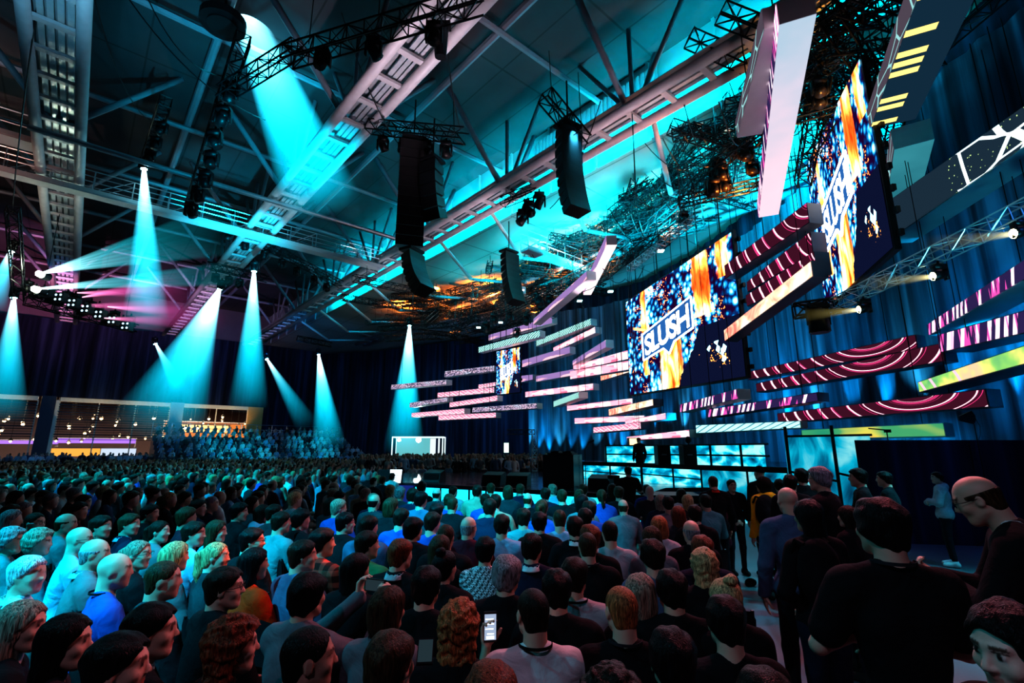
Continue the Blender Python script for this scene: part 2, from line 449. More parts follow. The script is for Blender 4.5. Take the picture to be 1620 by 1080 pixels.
def mk_top(p, style, res):
    o = {'tee':.007,'knit':.011,'jacket':.016,'hoodie':.020}[style]
    sl = .36 if style == 'tee' else 1.0
    loose = .012 if style != 'tee' else .008
    def f(q):
        d = torso_sdf(p, q, o)
        a = arms_sdf(p, q, o+(.006 if style != 'tee' else .012), sl)
        d = smin(d, a, .03)
        if not p.seated and style in ('jacket','hoodie','knit'):
            d = smin(d, el(q, (0,0,p.hz+.02), (.168*p.w+o,.122+o,.15)), .05)
        if style == 'hoodie':   # hood lying on the upper back
            d = smin(d, el(q, (0,p.lean-.075,p.sz+.045), (.115,.062,.075)), .03)
            d = smin(d, rc(q, (-.06,p.lean+.02,p.sz+.05), (.06,p.lean+.02,p.sz+.05), .035), .03)
        d = d+sn(q, 21)*.0035+sn(q, 9, 3)*loose*.5
        # neck opening, hem, cuffs
        c = p.nb+Vector((0,.02,.035)); dd = rc(q, c, c+Vector((0,.03,.12)), .055, .085)
        d = smax(d, -dd, .012)
        d = smax(d, (p.hz-(.06 if p.seated else .07))-q[:,2]+np.maximum(0,0*q[:,0]), .01) if not p.seated else smax(d, p.hz-.075-q[:,2], .01)
        return d
    lo, hi = BND[p.seated]
    v, fc = surfnets(f, (lo[0],lo[1],p.hz-.12), (hi[0],hi[1],p.sz+.28), res)
    return tomesh('top', v, fc)
def mk_legs(p, res):
    def f(q):
        d = legs_sdf(p, q, .006)+sn(q, 24)*.004
        if p.seated: return smin(d, feet_sdf(p, q, .004), .02)
        return smax(d, .075-q[:,2], .01)
    lo, hi = BND[p.seated]
    v, fc = surfnets(f, (lo[0]+.15,lo[1]+.1,0), (hi[0]-.15,hi[1],p.hz+.16), res)
    return tomesh('trousers', v, fc)
def mk_shoe(p, i, res=.012):
    H, K, A = p.legs[i]
    def f(q):
        a = rc(q, (0,0,-.03), (0,.15,-.05), .050, .040); a = smin(a, rc(q, (0,0,.0), (0,-.03,-.04), .05), .03)
        return smax(a, -.088-q[:,2], .008)
    v, fc = surfnets(f, (-.1,-.12,-.11), (.1,.24,.07), res); v = v+np.array(A)
    return tomesh('shoe', v, fc)
def mk_collar(p):
    def f(q):
        a, b = p.nb+Vector((0,-.03,-.005)), p.nb+Vector((0,-.012,.052))
        b = b+Vector((0,0,.012)); d = rc(q, a, b, .088, .070); d = np.maximum(d, -rc(q, a, b+Vector((0,0,.1)), .072, .058))
        zz = q[:,2]-p.nb.z; yy = q[:,1]-p.nb.y
        return np.maximum(np.maximum(d, zz-.066+np.maximum(yy,0)*.5), .012-zz)
    v, fc = surfnets(f, np.array(p.nb)-.13, np.array(p.nb)+.13, .007); return tomesh('shirt_collar', v, fc)
def mk_lanyard(p):
    m = MB(); pts = []
    for i in range(21):
        t = math.pi*(-.05+1.1*i/20)      # round the back of the neck
        pts.append(p.nb+Vector((.080*math.cos(t), -.080*math.sin(t)-.016, .050+.0*math.sin(t)-(.03 if i in (0,20) else 0))))
    pts = [p.nb+Vector((.05,.135,-.16))]+pts+[p.nb+Vector((-.05,.135,-.16))]
    for a, b in zip(pts[:-1], pts[1:]): m.beam(a, b, .004, .013)
    return m.mesh('lanyard')

# hair in head space
def hair_sdf(p, st):
    o = {'buzz':.0035,'short':.013,'thick':.022,'curly':.034,'longcurly':.026,'fringe':.006,'bob':.018,'long':.018,'pony':.010,'bun':.012,'afro':.045,'hood':.03,'cap':.02}[st]
    base = el(p, (0,-.012,.03), (.077+o,.097+o,.088+o))
    nape = el(p, (0,-.052,-.035), (.062+o*.5,.045+o*.5,.062))
    d = smin(base, nape, .02)
    n = np.array((0,.77,-.64)); cut = p@n-(.024 if st in ('long','longcurly','bob') else .014)+sn(p, 60, 4)*.007+sn(p, 130, 1)*.004
    if st in ('bob','long','longcurly'):
        z0 = -.10 if st == 'bob' else -.20
        cur = el(p, (0,-.045,-.05 if st == 'bob' else -.11), (.098,.066,.115 if st == 'bob' else .20))
        cur = smin(cur, el(p, (0,-.03,-.01), (.096,.080,.10)), .02)
        cur = np.maximum(cur, p[:,1]-.035-np.maximum(0,(p[:,2]-.03))*1.2)
        d = smin(np.maximum(d, smax(cut, cut, .01)), cur, .02)
        d = smax(d, -el(p, (0,.085,-.03), (.062,.085,.095)), .015)
    else:
        cut = smax(cut, -.085-p[:,2], .02)
        ear = el(p, (0,.012,-.03), (.12,.030,.034)); cut = smax(cut, -ear, .01)
        d = smax(d, cut, .010)
    if st == 'pony':
        t = rc(p, (0,-.115,.05), (0,-.14,.02), .024, .030); t = smin(t, rc(p, (0,-.14,.02), (.005,-.13,-.12), .032, .024), .02)
        t = smin(t, rc(p, (.005,-.13,-.12), (.01,-.115,-.24), .024, .010), .02); d = smin(d, t, .012)
    if st == 'bun': d = smin(d, el(p, (0,-.075,.125), (.043,.043,.036)), .008)
    if st == 'fringe': d = smax(d, p[:,2]-.035, .012)
    if st == 'afro': pass
    if st in ('curly','longcurly','afro'): d = d+sn(p, 95)*.009+sn(p, 170, 2)*.004
    elif st in ('short','thick'): d = d+sn(p*np.array((1,.45,.6)), 105)*.0045+sn(p, 38, 1)*(.005 if st == 'short' else .008)-.001
    elif st in ('long','bob','pony','bun'): d = d+sn(p*np.array((1,1,.14)), 120)*.0045+sn(p*np.array((1,1,.5)), 34)*.006
    return d
def mk_hair(st, res):
    lo, hi = (-.15,-.2,-.34), (.15,.13,.2)
    v, fc = surfnets(lambda q: hair_sdf(q, st), lo, hi, res); return tomesh('hair', v, fc)
def mk_hood(res, cap=False):
    def f(q):
        if cap:
            d = np.maximum(el(q, (0,-.012,.035), (.092,.112,.098)), .03-q[:,2]+q[:,1]*.15)
            return smin(d, np.maximum(el(q, (0,.11,.045), (.07,.07,.012)), -.2+0*q[:,0]), .01)
        d = el(q, (0,-.025,.02), (.105,.13,.125)); d = smin(d, el(q, (0,-.05,-.11), (.11,.08,.08)), .04)
        d = smax(d, -el(q, (0,.09,-.01), (.072,.10,.10)), .012)
        return d+sn(q, 30)*.004
    v, fc = surfnets(f, (-.16,-.2,-.24), (.16,.22,.2), res); return tomesh('hood', v, fc)

_cache = {}
def cached(key, fn):
    if key not in _cache: _cache[key] = fn()
    return _cache[key]
HAIRNAME = {'hood':'hood','cap':'cap'}
def objlink(name, me, mat, parent, color, mw=None):
    o = bpy.data.objects.new(name, me); COL.objects.link(o)
    if not me.materials: me.materials.append(mat)
    if me.materials[0] is not mat:
        o.material_slots[0].link = 'OBJECT'; o.material_slots[0].material = mat
    o.parent = parent; o.color = (*color, 1)
    if mw is not None: o.matrix_local = mw
    return o
NP = [0]
def person(x, y, z, bearing, label, skin=(.55,.36,.28), hair='short', hc=(.03,.02,.015), top='jacket', tc=(.02,.02,.025),
           kind='lap', fem=False, hy=0, nod=0, tilt=0, scale=1.0, lod=0, bc=(.015,.017,.025), collar=None, lanyard=None,
           glasses=False, group=None, fine=None, mat='cloth', legs=True, headat=None, extra=None):
    """lod 0 fine, 1 medium, 2 coarse. headat: put the head (not the pelvis) over x, y"""
    hy = round(hy/20)*20 if lod else round(hy/12)*12
    pk = (kind, fem, hy, nod, tilt)
    p = cached(('pose',)+pk, lambda: mkpose(*pk))
    res = (.009, .016, .026)[lod]
    if kind in ('photo','phone') and lod == 0: res = .0065
    if fine: res = fine
    root = empty('person', (x, y, z), -R(bearing)); root.scale = (scale,)*3
    if headat:
        h = Matrix.Rotation(-R(bearing), 4, 'Z') @ (p.head.translation*scale); root.location = (x-h.x, y-h.y, z)
    body = objlink('body', cached(('body',res)+pk, lambda: mk_body(p, res)), M['skin'], root, skin)
    r2 = max(res, .011)
    nm = {'tee':'shirt','knit':'sweater','jacket':'jacket','hoodie':'hoodie'}[top]
    t = objlink(nm, cached(('top',top,r2)+pk, lambda: mk_top(p, top, r2)), M[mat], root, tc)
    if legs: objlink('trousers', cached(('legs',r2,kind,fem), lambda: mk_legs(p, max(r2,.014))), M['cloth'], root, bc)
    if not p.seated and lod < 2:
        for i in (0,1): objlink('shoe', cached(('shoe',kind,fem,i), lambda: mk_shoe(p, i)), M['cloth'], root, (.02,.02,.02) if extra != 'whiteshoes' else (.8,.8,.8))
    if hair in ('hood','cap'):
        objlink(hair, cached((hair,), lambda: mk_hood(.009, hair == 'cap')), M['cloth'], root, hc, p.head.copy())
    elif hair != 'bald':
        rh = (.0065, .012, .02)[lod]
        objlink('hair', cached(('hair',hair,rh), lambda: mk_hair(hair, rh)), M['hair'], root, hc, p.head.copy())
    if collar: objlink('shirt_collar', cached(('collar',)+pk, lambda: mk_collar(p)), M['cloth'], root, collar)
    if lanyard: objlink('lanyard', cached(('lany',)+pk, lambda: mk_lanyard(p)), M['cloth'], root, lanyard)
    if glasses:
        def g():
            m = MB()
            for s in (-1,1):
                c = Vector((s*.033,.096,.012)); n = 12
                pts = [c+Vector((.022*math.cos(a), 0, .017*math.sin(a))) for a in [2*math.pi*i/n for i in range(n+1)]]
                m.path(pts, .0018, 4); m.path([c+Vector((s*.022,0,.004)), Vector((s*.080,.06,.012)), Vector((s*.084,-.005,.010))], .0018, 4)
            m.path([Vector((-.011,.098,.014)), Vector((.011,.098,.014))], .0018, 4); return m.mesh('glasses')
        objlink('glasses', cached(('glasses',), g), M['rubber'], root, (0,0,0), p.head.copy())
    tag(root, label, 'person', group); NP[0] += 1
    root['_k'] = 1; del root['_k']
    return root, p
# ================================================================ venue shell (roof axes: V along local x, U along local y)
AX = R(41.1)
RAX = Matrix.Rotation(AX, 3, 'Z')
def UV(v, u, z=0): return RAX @ Vector((v, u, z))
def roof_obj(mb, name, mats, kind='structure', parent=None, smooth=False):
    o = mb.build(name, mats, parent, smooth)
    if parent is None: o.rotation_euler = (0, 0, AX)
    if kind and parent is None: o['kind'] = kind
    return o
# floor
t = NT('polished_dark_floor'); co = t.uv(kind='Object')
nz = t.n('TexNoise', i_0=co, i_Scale=.9, i_Detail=6.0); nf = t.n('TexNoise', i_0=co, i_Scale=40.0, i_Detail=2.0)
M['floor'] = t.bsdf(t.mix(nz.outputs[0], c4((.08,.085,.10)), c4((.20,.20,.23))), t.math('ADD', t.math('MULTIPLY', nz.outputs[0], .35), .22), 0, t.bump(nf.outputs[0], .15, .01))
mb = MB(); mb.box((-22, 34, -.1), (100, 92, .2)); fl = mb.build('floor', M['floor']); fl['kind'] = 'structure'

def ceil_mat(name, a, b, sc):
    t = NT(name); co = t.uv(kind='Object'); s = t.n('SeparateXYZ', i_0=co)
    def seam(ax, per, w):
        m = t.math('FRACT', t.math('DIVIDE', s.outputs[ax], per)); return t.math('MULTIPLY', t.math('LESS_THAN', m, w), .6)
    se = t.math('MAXIMUM', seam(0, 2.4, .03), seam(1, 4.8, .02))
    nz = t.n('TexNoise', i_0=co, i_Scale=sc, i_Detail=5.0)
    return t.bsdf(t.mix(se, t.mix(nz.outputs[0], c4(a), c4(b)), c4([q*.3 for q in a])), .75, 0, t.bump(nz.outputs[0], .3, .05))
M['ceil'] = ceil_mat('dark_roof_panels', (.035,.035,.045), (.085,.08,.085), .5)
M['ceil2'] = ceil_mat('plywood_lit_ceiling', (.30,.27,.24), (.45,.42,.38), .4)
M['upper'] = simple('painted_upper_wall', (.16,.13,.15), .8, 0, 1.2)
M['clere'] = simple('pale_clerestory_panels', (.42,.44,.46), .7, 0, .8)
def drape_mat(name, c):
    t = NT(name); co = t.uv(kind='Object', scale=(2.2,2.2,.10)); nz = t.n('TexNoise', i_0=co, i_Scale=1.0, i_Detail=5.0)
    return t.bsdf(t.ramp(nz.outputs[0], [(.32,[q*.3 for q in c]),(.5,[q*.8 for q in c]),(.66,[q*1.8 for q in c])]), .9, 0, t.bump(nz.outputs[0], .5, .08), spec=.15)  # lit and shaded vertical streaks put into the drape colour
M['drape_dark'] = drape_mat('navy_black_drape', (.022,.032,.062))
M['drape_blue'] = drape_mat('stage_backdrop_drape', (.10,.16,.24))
ZC, ZL, VL, UW = 18.5, 14.8, 16.6, 65.7
mb = MB(); mb.box(((-45+VL)/2, 28, ZC+.15), (45+VL, 78, .3)); roof_obj(mb, 'ceiling', M['ceil'])
mb = MB(); mb.box((VL+17, 28, ZL+.15), (34, 78, .3)); roof_obj(mb, 'ceiling_low', M['ceil2'])
mb = MB(); mb.box((VL+.05, 28, (ZC+ZL)/2), (.1, 78, ZC-ZL))
for u in range(-8, 66, 3): mb.beam((VL-.05, u, ZL), (VL-.05, u, ZC), .12, .12)
roof_obj(mb, 'wall_clerestory', M['clere'])
# corrugated screen hung on the clerestory
mb = MB(); n = 60; a0, a1 = 9.5, 17.0
for i in range(n):
    u = a0+(a1-a0)*i/n; w = (a1-a0)/n; mb.box((VL-.25-(.05 if i % 2 else 0), u, 16.9), (.05, w*.98, 2.0))
o = roof_obj(mb, 'corrugated_baffle', simple('corrugated_grey_sheet', (.45,.42,.46), .5, .2), kind=None)
tag(o, 'corrugated pale sheet baffle hanging high under the dark roof', 'baffle panel')
# back wall: dark drape band, upper wall, windows strip
mb = MB(); mb.box((-1, UW+.3, 16.6), (70, .3, 4.2)); roof_obj(mb, 'wall_back_upper', M['upper'])
def folds(pts, z0, z1, amp, per, nz=1):
    """vertical cloth sheet following a polyline, with real folds"""
    out = []; 
    for (a, b) in zip(pts[:-1], pts[1:]):
        a, b = Vector(a), Vector(b); L = (b-a).length; k = max(2, int(L/per*4)); d = (b-a)/L; nn = Vector((-d.y, d.x))
        for i in range(k):
            s = L*i/k; out.append(a+d*s+nn*amp*(math.sin(2*math.pi*s/per)+.5*math.sin(2*math.pi*s/(per*2.7)+1)))
    out.append(Vector(pts[-1])); m = MB(); n = len(out); 
    vs = [(p.x,p.y,z0) for p in out]+[(p.x,p.y,z1) for p in out]
    m.add(vs, [(i, i+1, n+i+1, n+i) for i in range(n-1)]); return m
a, b = UV(-34, UW-.3), UV(22.8, UW-.3)
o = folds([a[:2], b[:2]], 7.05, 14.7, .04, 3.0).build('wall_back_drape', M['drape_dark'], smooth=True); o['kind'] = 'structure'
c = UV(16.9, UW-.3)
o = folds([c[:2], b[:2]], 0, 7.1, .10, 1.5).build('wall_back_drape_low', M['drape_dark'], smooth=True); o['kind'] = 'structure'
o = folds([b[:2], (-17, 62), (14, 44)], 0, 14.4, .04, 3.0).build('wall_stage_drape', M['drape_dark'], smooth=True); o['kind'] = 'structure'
mb = MB(); mb.box((-1, UW+.1, .5), (70, .3, 1.0)); roof_obj(mb, 'wall_back_base', M['upper'])
# window strip
M['win_frame'] = simple('cream_window_frame', (.75,.68,.52), .5)
t = NT('window_glass'); g = t.n('BsdfPrincipled'); g.inputs['Base Color'].default_value = (.75,.85,.9,1); g.inputs['Roughness'].default_value = .03; g.inputs['Transmission Weight'].default_value = 1; g.inputs['IOR'].default_value = 1.02
tr = t.n('BsdfTransparent'); mx = t.n('MixShader', i_0=.85); t.t.links.new(g.outputs[0], mx.inputs[1]); t.t.links.new(tr.outputs[0], mx.inputs[2]); t.t.links.new(mx.outputs[0], t.out.inputs[0]); M['glass'] = t.m
def vpx(px):           # V on the back wall seen at pixel column px
    k = XR(px, 650); A_, B_ = UV(0, UW), UV(1, UW)-UV(0, UW); return (A_.x-k*A_.y)/(k*B_.y-B_.x)
bays = [(-30, vpx(57)), (vpx(92), vpx(268)), (vpx(289), vpx(392))]
for i, (v0, v1) in enumerate(bays):
    w = empty(f'window_{i+1}'); w.rotation_euler = (0,0,AX); w['kind'] = 'structure'
    m = MB(); m.box(((v0+v1)/2, UW, 6.85), (v1-v0, .3, .42)); m.box(((v0+v1)/2, UW, 1.1), (v1-v0, .3, .2))
    for v in np.arange(v0, v1+.1, (v1-v0)/max(1, round((v1-v0)/3.2))): m.box((v, UW, 3.9), (.1, .12, 5.6))
    m.build('window_frame', M['win_frame'], w)
    m = MB(); m.box(((v0+v1)/2, UW, 3.9), (v1-v0, .03, 5.6)); m.build('pane', M['glass'], w)
    if i < 2:
        m = MB()
        for k, z in enumerate(np.arange(3.0, 6.5, .24)): m.box(((v0+v1)/2, UW-.12, z), (v1-v0, .06, .05+.03*(k % 3)))
        o = roof_obj(m, 'slatted_blind', M['black'], kind=None)
        tag(o, ['dark slatted blind across the leftmost bay of the hall window', 'dark slatted blind across the wide middle bay of the hall window'][i], 'blind')
m = MB(); m.box(((vpx(57)+vpx(92))/2, UW-.1, 3.55), (vpx(80)-vpx(57), .9, 7.1)); roof_obj(m, 'pillar', simple('dark_pillar', (.07,.065,.08), .6))
m = MB(); m.box((vpx(86), UW, 3.55), (vpx(91)-vpx(81), .5, 6.4)); roof_obj(m, 'trim_1', M['win_frame'])
m = MB(); m.box(((vpx(268)+vpx(289))/2, UW-.1, 3.55), (vpx(289)-vpx(268), .9, 7.1)); roof_obj(m, 'pillar', simple('grey_pillar', (.35,.4,.42), .6))
m = MB(); m.box((vpx(404), UW, 3.55), (vpx(416)-vpx(392), .5, 7.0)); roof_obj(m, 'trim_2', simple('orange_lit_column', (.75,.42,.12), .5))
# expo hall behind the glass
m = MB(); m.box((-5, UW+24, 4), (62, .3, 9)); m.box((-5, UW+12, 8.6), (62, 24, .2)); m.box((-5, UW+12, -.1), (62, 24, .2)); roof_obj(m, 'wall_hall_beyond', simple('hall_beyond_wall', (.22,.17,.20), .8, 0, .35, .8))
M['booth_w'] = glow('booth_white', (.75,.85,1), .7); M['booth_y'] = glow('booth_yellow', (1,.45,.10), .9)
M['booth_p'] = glow('booth_purple', (.45,.22,.9), 1.0); M['amber_w'] = glow('amber_lit_wall', (.9,.30,.08), .75); M['warm'] = glow('pendant_warm', (1,.58,.26), 14); M['sign_o'] = glow('bar_sign_orange', (1,.45,.15), 2.2)  # amber light on the bar wall put in as emission
booths = [(-14,8,1.9,4,2.0,'booth_w','white lit booth wall seen through the leftmost window bay'),(-8,6,1.7,3,1.6,'booth_w','small white lit booth beside the dark pillar'),
 (vpx(130),5,1.75,4.2,.8,'booth_y','yellow lit booth counter behind the middle window bay'),(vpx(200),6,1.75,3.6,.8,'booth_w','white booth panel right of the yellow counter'),
 (vpx(168),9,3.0,7,.5,'booth_p','purple light strip deep in the hall beyond'),(vpx(335),4,4.5,5.5,.8,'sign_o','orange glowing bar sign behind the right window bay'),
 (vpx(30),9,2.8,6,.35,'booth_p','violet light strip behind the leftmost bay'),(vpx(352),8,3.6,9,3.6,'amber_w','amber lit bar wall behind the right window bay')]
for v, du, z, w, h, mt, lb in booths:
    bo = empty('exhibition_booth', UV(v, UW+du, 0), AX); m = MB(); m.box((0,0,z), (w,.2,h)); m.build('panel', M[mt], bo)
    m = MB(); m.box((0,.15,z+h/2+.08), (w+.2,.4,.12))
    for s in (-1,1): m.box((s*w/2,.15,(z+h/2)/2), (.12,.3,z+h/2))
    m.build('frame', M['grey_paint'], bo); tag(bo, lb, 'booth')
rng2 = random.Random(5)
for i in range(64):
    px = rng2.uniform(5, 395); y = rng2.uniform(655, 702) if px < 280 else rng2.uniform(660, 680); du = rng2.uniform(2, 14)
    v = vpx(px)*(1+du/UW); zz = 2+(P(px, y, 10).z-2)/10*(UV(v, UW+du).y)
    pl = empty('pendant_lamp', UV(v, UW+du, zz)); m = MB(); m.ball((0,0,0), rng2.uniform(.05,.15), 8); m.build('bulb', M['warm'], pl)
    m = MB(); m.tube((0,0,.1), (0,0,8.5-zz), .02, 4); m.tube((0,0,.08), (0,0,.35), .22, 8, .05); m.build('cord', M['black'], pl)
    tag(pl, 'warm glowing pendant lamp in the hall beyond the window', 'lamp', 'pendant lamps in the hall beyond the window')
# side & front walls of the venue
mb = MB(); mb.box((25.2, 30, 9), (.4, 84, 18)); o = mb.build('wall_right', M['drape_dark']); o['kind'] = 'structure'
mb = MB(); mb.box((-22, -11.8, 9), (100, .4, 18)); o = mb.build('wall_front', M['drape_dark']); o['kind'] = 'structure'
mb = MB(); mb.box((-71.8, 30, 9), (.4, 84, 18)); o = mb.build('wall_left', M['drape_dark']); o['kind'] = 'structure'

# ---------------------------------------------------------------- roof girders and struts
def girder(v, w, u0, u1, z, ducts, mt):
    g = empty('roof_girder'); g.rotation_euler = (0,0,AX); g['kind'] = 'structure'
    for s in (-1,1):
        m = MB(); m.tube((v+s*w/2, u0, z), (v+s*w/2, u1, z), .19, 12); m.build('chord', mt, g, True)
    m = MB()
    for u in np.arange(u0, u1, 1.5): m.box((v, u, z+.05), (w, .22, .12))
    m.build('rib', mt, g)
    m = MB()
    for dv in ducts: m.box((v+dv, (u0+u1)/2, z+.28), (.16, u1-u0, .08))
    m.build('light_channel', M['duct'], g)
    m = MB(); m.box((v, (u0+u1)/2, z+.45), (w, u1-u0, .03)); m.build('cover_plate', M['clere'], g)
    return g
M['duct'] = simple('pale_conduit', (.7,.75,.78), .35, .3)
ZB = 14.5
girder(-2.2, 1.35, -4, UW, ZB, (-.35,-.12,.12,.35), M['white_paint'])
girder(6.5, 1.25, -4, UW, ZB, (.0,.2,.4), M['white_paint'])
girder(14.5, 1.25, -4, UW, ZB, (-.2,.1,.35), M['white_paint'])
girder(23.5, 1.0, -4, UW-12, 13.9, (0,.2), M['grey_paint'])
girder(-11.5, 1.0, 8, UW, ZB, (0,.2), M['grey_paint'])
def strut(a, b, r, mt): 
    m = MB(); m.tube(a, b, r, 8); return roof_obj(m, 'roof_strut', mt, smooth=True)
for v in (-11.5, -2.2, 6.5, 14.5):
    for k, u in enumerate(np.arange(2, 62, 7.5)):
        zt = ZC
        for dv, du, r in ((3.6, 0, .16), (-3.6, 0, .16), (0, 2.6, .12), (0, -2.6, .12), (0, 0, .12)):
            if v == 14.5 and dv > 0: dv = 1.9
            strut((v+(.3 if dv > 0 else -.3 if dv < 0 else 0), u, ZB+.1), (v+dv, u+du, zt), r*.8, M['grey_paint'])
for v in (2.1, 10.4):
    m = MB(); m.tube((v, -4, ZC-.35), (v, UW, ZC-.35), .16, 8); roof_obj(m, 'roof_purlin', M['grey_paint'])
for u in np.arange(5, 65, 7.5):
    m = MB(); m.tube((-30, u, ZC-.6), (VL, u, ZC-.6), .13, 6)
    roof_obj(m, 'roof_crossbar', M['grey_paint'])
for u in np.arange(9, 50, 5):
    strut((23.5, u, 13.9), (20.5, u+2, ZL), .1, M['grey_paint']); strut((15.0, u, ZB), (18.6, u+1.5, 13.2), .11, M['white_paint']); strut((18.6, u+1.5, 13.2), (23.3, u+1, 13.8), .1, M['grey_paint'])
def catwalk(u, v0, v1, z, w=.9, label=''):
    g = empty('catwalk', UV(v0, u, z), AX); L = v1-v0
    m = MB(); m.box((L/2, 0, 0), (L, w, .10)); m.box((L/2, -w/2, .1), (L, .05, .2)); m.build('deck', M['clere'], g)
    m = MB()
    for s in (-1,1):
        for z_ in (.55, 1.1): m.tube((0, s*w/2, z_), (L, s*w/2, z_), .03, 5)
        for x in np.arange(0, L+.1, 1.5): m.tube((x, s*w/2, 0), (x, s*w/2, 1.1), .028, 5)
        for x in np.arange(0, L-1.5, 3): m.tube((x, s*w/2, .05), (x+1.5, s*w/2, 1.1), .018, 4)
    m.build('railing', M['alu'], g); tag(g, label, 'catwalk')
catwalk(29.5, -10, 14.0, 13.9, .65, 'long railed catwalk crossing under the roof on the left')
catwalk(27.3, -24, -3, 14.5, .9, 'railed catwalk at the far left edge beyond the ribbed girder')
catwalk(19, 17.5, 23, 12.9, .6, 'short railed catwalk lit amber behind the hanging speakers')
mb = MB(); mb.tube(UV(-3, 24.6, 14.0), UV(13, 24.6, 14.0), .12, 8); o = mb.build('service_pipe', M['alu']); tag(o, 'pale service pipe running just above the long catwalk', 'pipe')

# ================================================================ stage
t = NT('glossy_black_stage'); co = t.uv(kind='Object'); nz = t.n('TexNoise', i_0=co, i_Scale=2.0, i_Detail=4.0)
M['deck'] = t.bsdf(c4((.02,.025,.035)), t.math('ADD', t.math('MULTIPLY', nz.outputs[0], .25), .05), 0, t.bump(nz.outputs[0], .05, .02))
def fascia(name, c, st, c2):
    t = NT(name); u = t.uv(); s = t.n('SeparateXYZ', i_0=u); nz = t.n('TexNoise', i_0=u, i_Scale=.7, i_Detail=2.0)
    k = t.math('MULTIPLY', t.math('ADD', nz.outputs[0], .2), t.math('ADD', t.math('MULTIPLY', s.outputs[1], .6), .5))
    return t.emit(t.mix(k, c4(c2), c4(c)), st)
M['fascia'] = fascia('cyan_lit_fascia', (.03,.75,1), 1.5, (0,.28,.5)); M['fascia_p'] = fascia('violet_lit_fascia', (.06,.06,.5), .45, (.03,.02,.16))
def crumple_glow(name, st):  # light through the fabric and its fold highlights put in as emission
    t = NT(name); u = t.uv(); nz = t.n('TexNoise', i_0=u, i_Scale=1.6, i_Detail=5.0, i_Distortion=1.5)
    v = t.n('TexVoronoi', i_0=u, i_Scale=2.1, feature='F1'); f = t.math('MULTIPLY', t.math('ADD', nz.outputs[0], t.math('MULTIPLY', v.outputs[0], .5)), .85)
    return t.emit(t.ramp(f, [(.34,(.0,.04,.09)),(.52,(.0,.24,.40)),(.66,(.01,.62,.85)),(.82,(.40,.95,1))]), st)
M['crumple_glow'] = crumple_glow('backlit_cyan_fabric', .95); M['cloth_lit'] = crumple_glow('dim_cyan_lit_cloth', .62)
def uvwall(name, pts, z0, z1, mat, parent=None, kind=None):
    """vertical panel strip along a polyline; UV in metres"""
    me = bpy.data.meshes.new(name); vs = []; fs = []; uvs = []; s = 0
    for (a, b) in zip(pts[:-1], pts[1:]):
        a, b = Vector(a[:2]), Vector(b[:2]); L = (b-a).length; k = len(vs)
        vs += [(a.x,a.y,z0),(b.x,b.y,z0),(b.x,b.y,z1),(a.x,a.y,z1)]; fs.append((k,k+1,k+2,k+3)); uvs += [(s,0),(s+L,0),(s+L,1),(s,1)]; s += L
    me.from_pydata(vs, [], fs); l = me.uv_layers.new(); l.data.foreach_set('uv', [q for w in uvs for q in w])
    o = link(name, me, mat, parent)
    if kind: o['kind'] = kind
    return o
def g2(px, py, z): p = PZ(px, py, z); return (p.x, p.y)
DZ = .9
SF = [g2(560,761,DZ), g2(657,764,DZ), g2(770,770,DZ), g2(887,777,DZ), g2(1015,783,DZ)]
SB = [(4.6, 15.3), (9.2, 15.6), (10.5, 22), (6.5, 28), (-1, 27), (-5.5, 25)]
stage = empty('stage'); tag(stage, 'low glossy black stage with cyan lit front', 'stage')
m = MB(); poly = SF+[tuple(q) for q in SB]; n = len(poly)
m.add([(x,y,DZ) for x,y in poly]+[(x,y,DZ-.12) for x,y in poly], [tuple(range(n)), tuple(range(n,2*n))[::-1]]+[(i,n+i,n+(i+1)%n,(i+1)%n) for i in range(n)])
m.build('deck', M['deck'], stage)
uvwall('front_fascia', SF[1:], 0, DZ-.12, M['fascia'], stage); uvwall('side_fascia', SF[:2], 0, DZ-.12, M['fascia_p'], stage)
uvwall('rear_fascia', [SF[0], SB[-1]], 0, DZ-.12, M['fascia_p'], stage)
m = MB()
for a, b in zip(SF[:-1], SF[1:]):
    a, b = Vector((*a,0)), Vector((*b,0)); d = (b-a).normalized(); nn = Vector((d.y,-d.x,0))
    for s in np.arange(0, (b-a).length, 1.2): m.beam(a+d*s+nn*.03, a+d*s+nn*.03+Vector((0,0,DZ-.1)), .05, .05)
    m.beam(a+nn*.04+Vector((0,0,DZ-.03)), b+nn*.04+Vector((0,0,DZ-.03)), .08, .07)
m.build('edge_trim', M['black'], stage)
# purple lit step block at the left end of the stage
m = MB(); a = Vector((*SF[0],0)); b = Vector((*SF[1],0)); off = Vector((-.9,-.9,0))
m.hexa([a+off, b+off, b, a]+[q+Vector((0,0,.82)) for q in (a+off, b+off, b, a)])
t = NT('violet_lit_carpet_step'); M['viol'] = t.bsdf(c4((.05,.05,.25)), .6, emis=c4((.05,.05,.5)), es=.22)  # violet light on the step put in as emission
o = m.build('stage_step', M['viol']); tag(o, 'violet lit low step block at the left end of the stage', 'step')
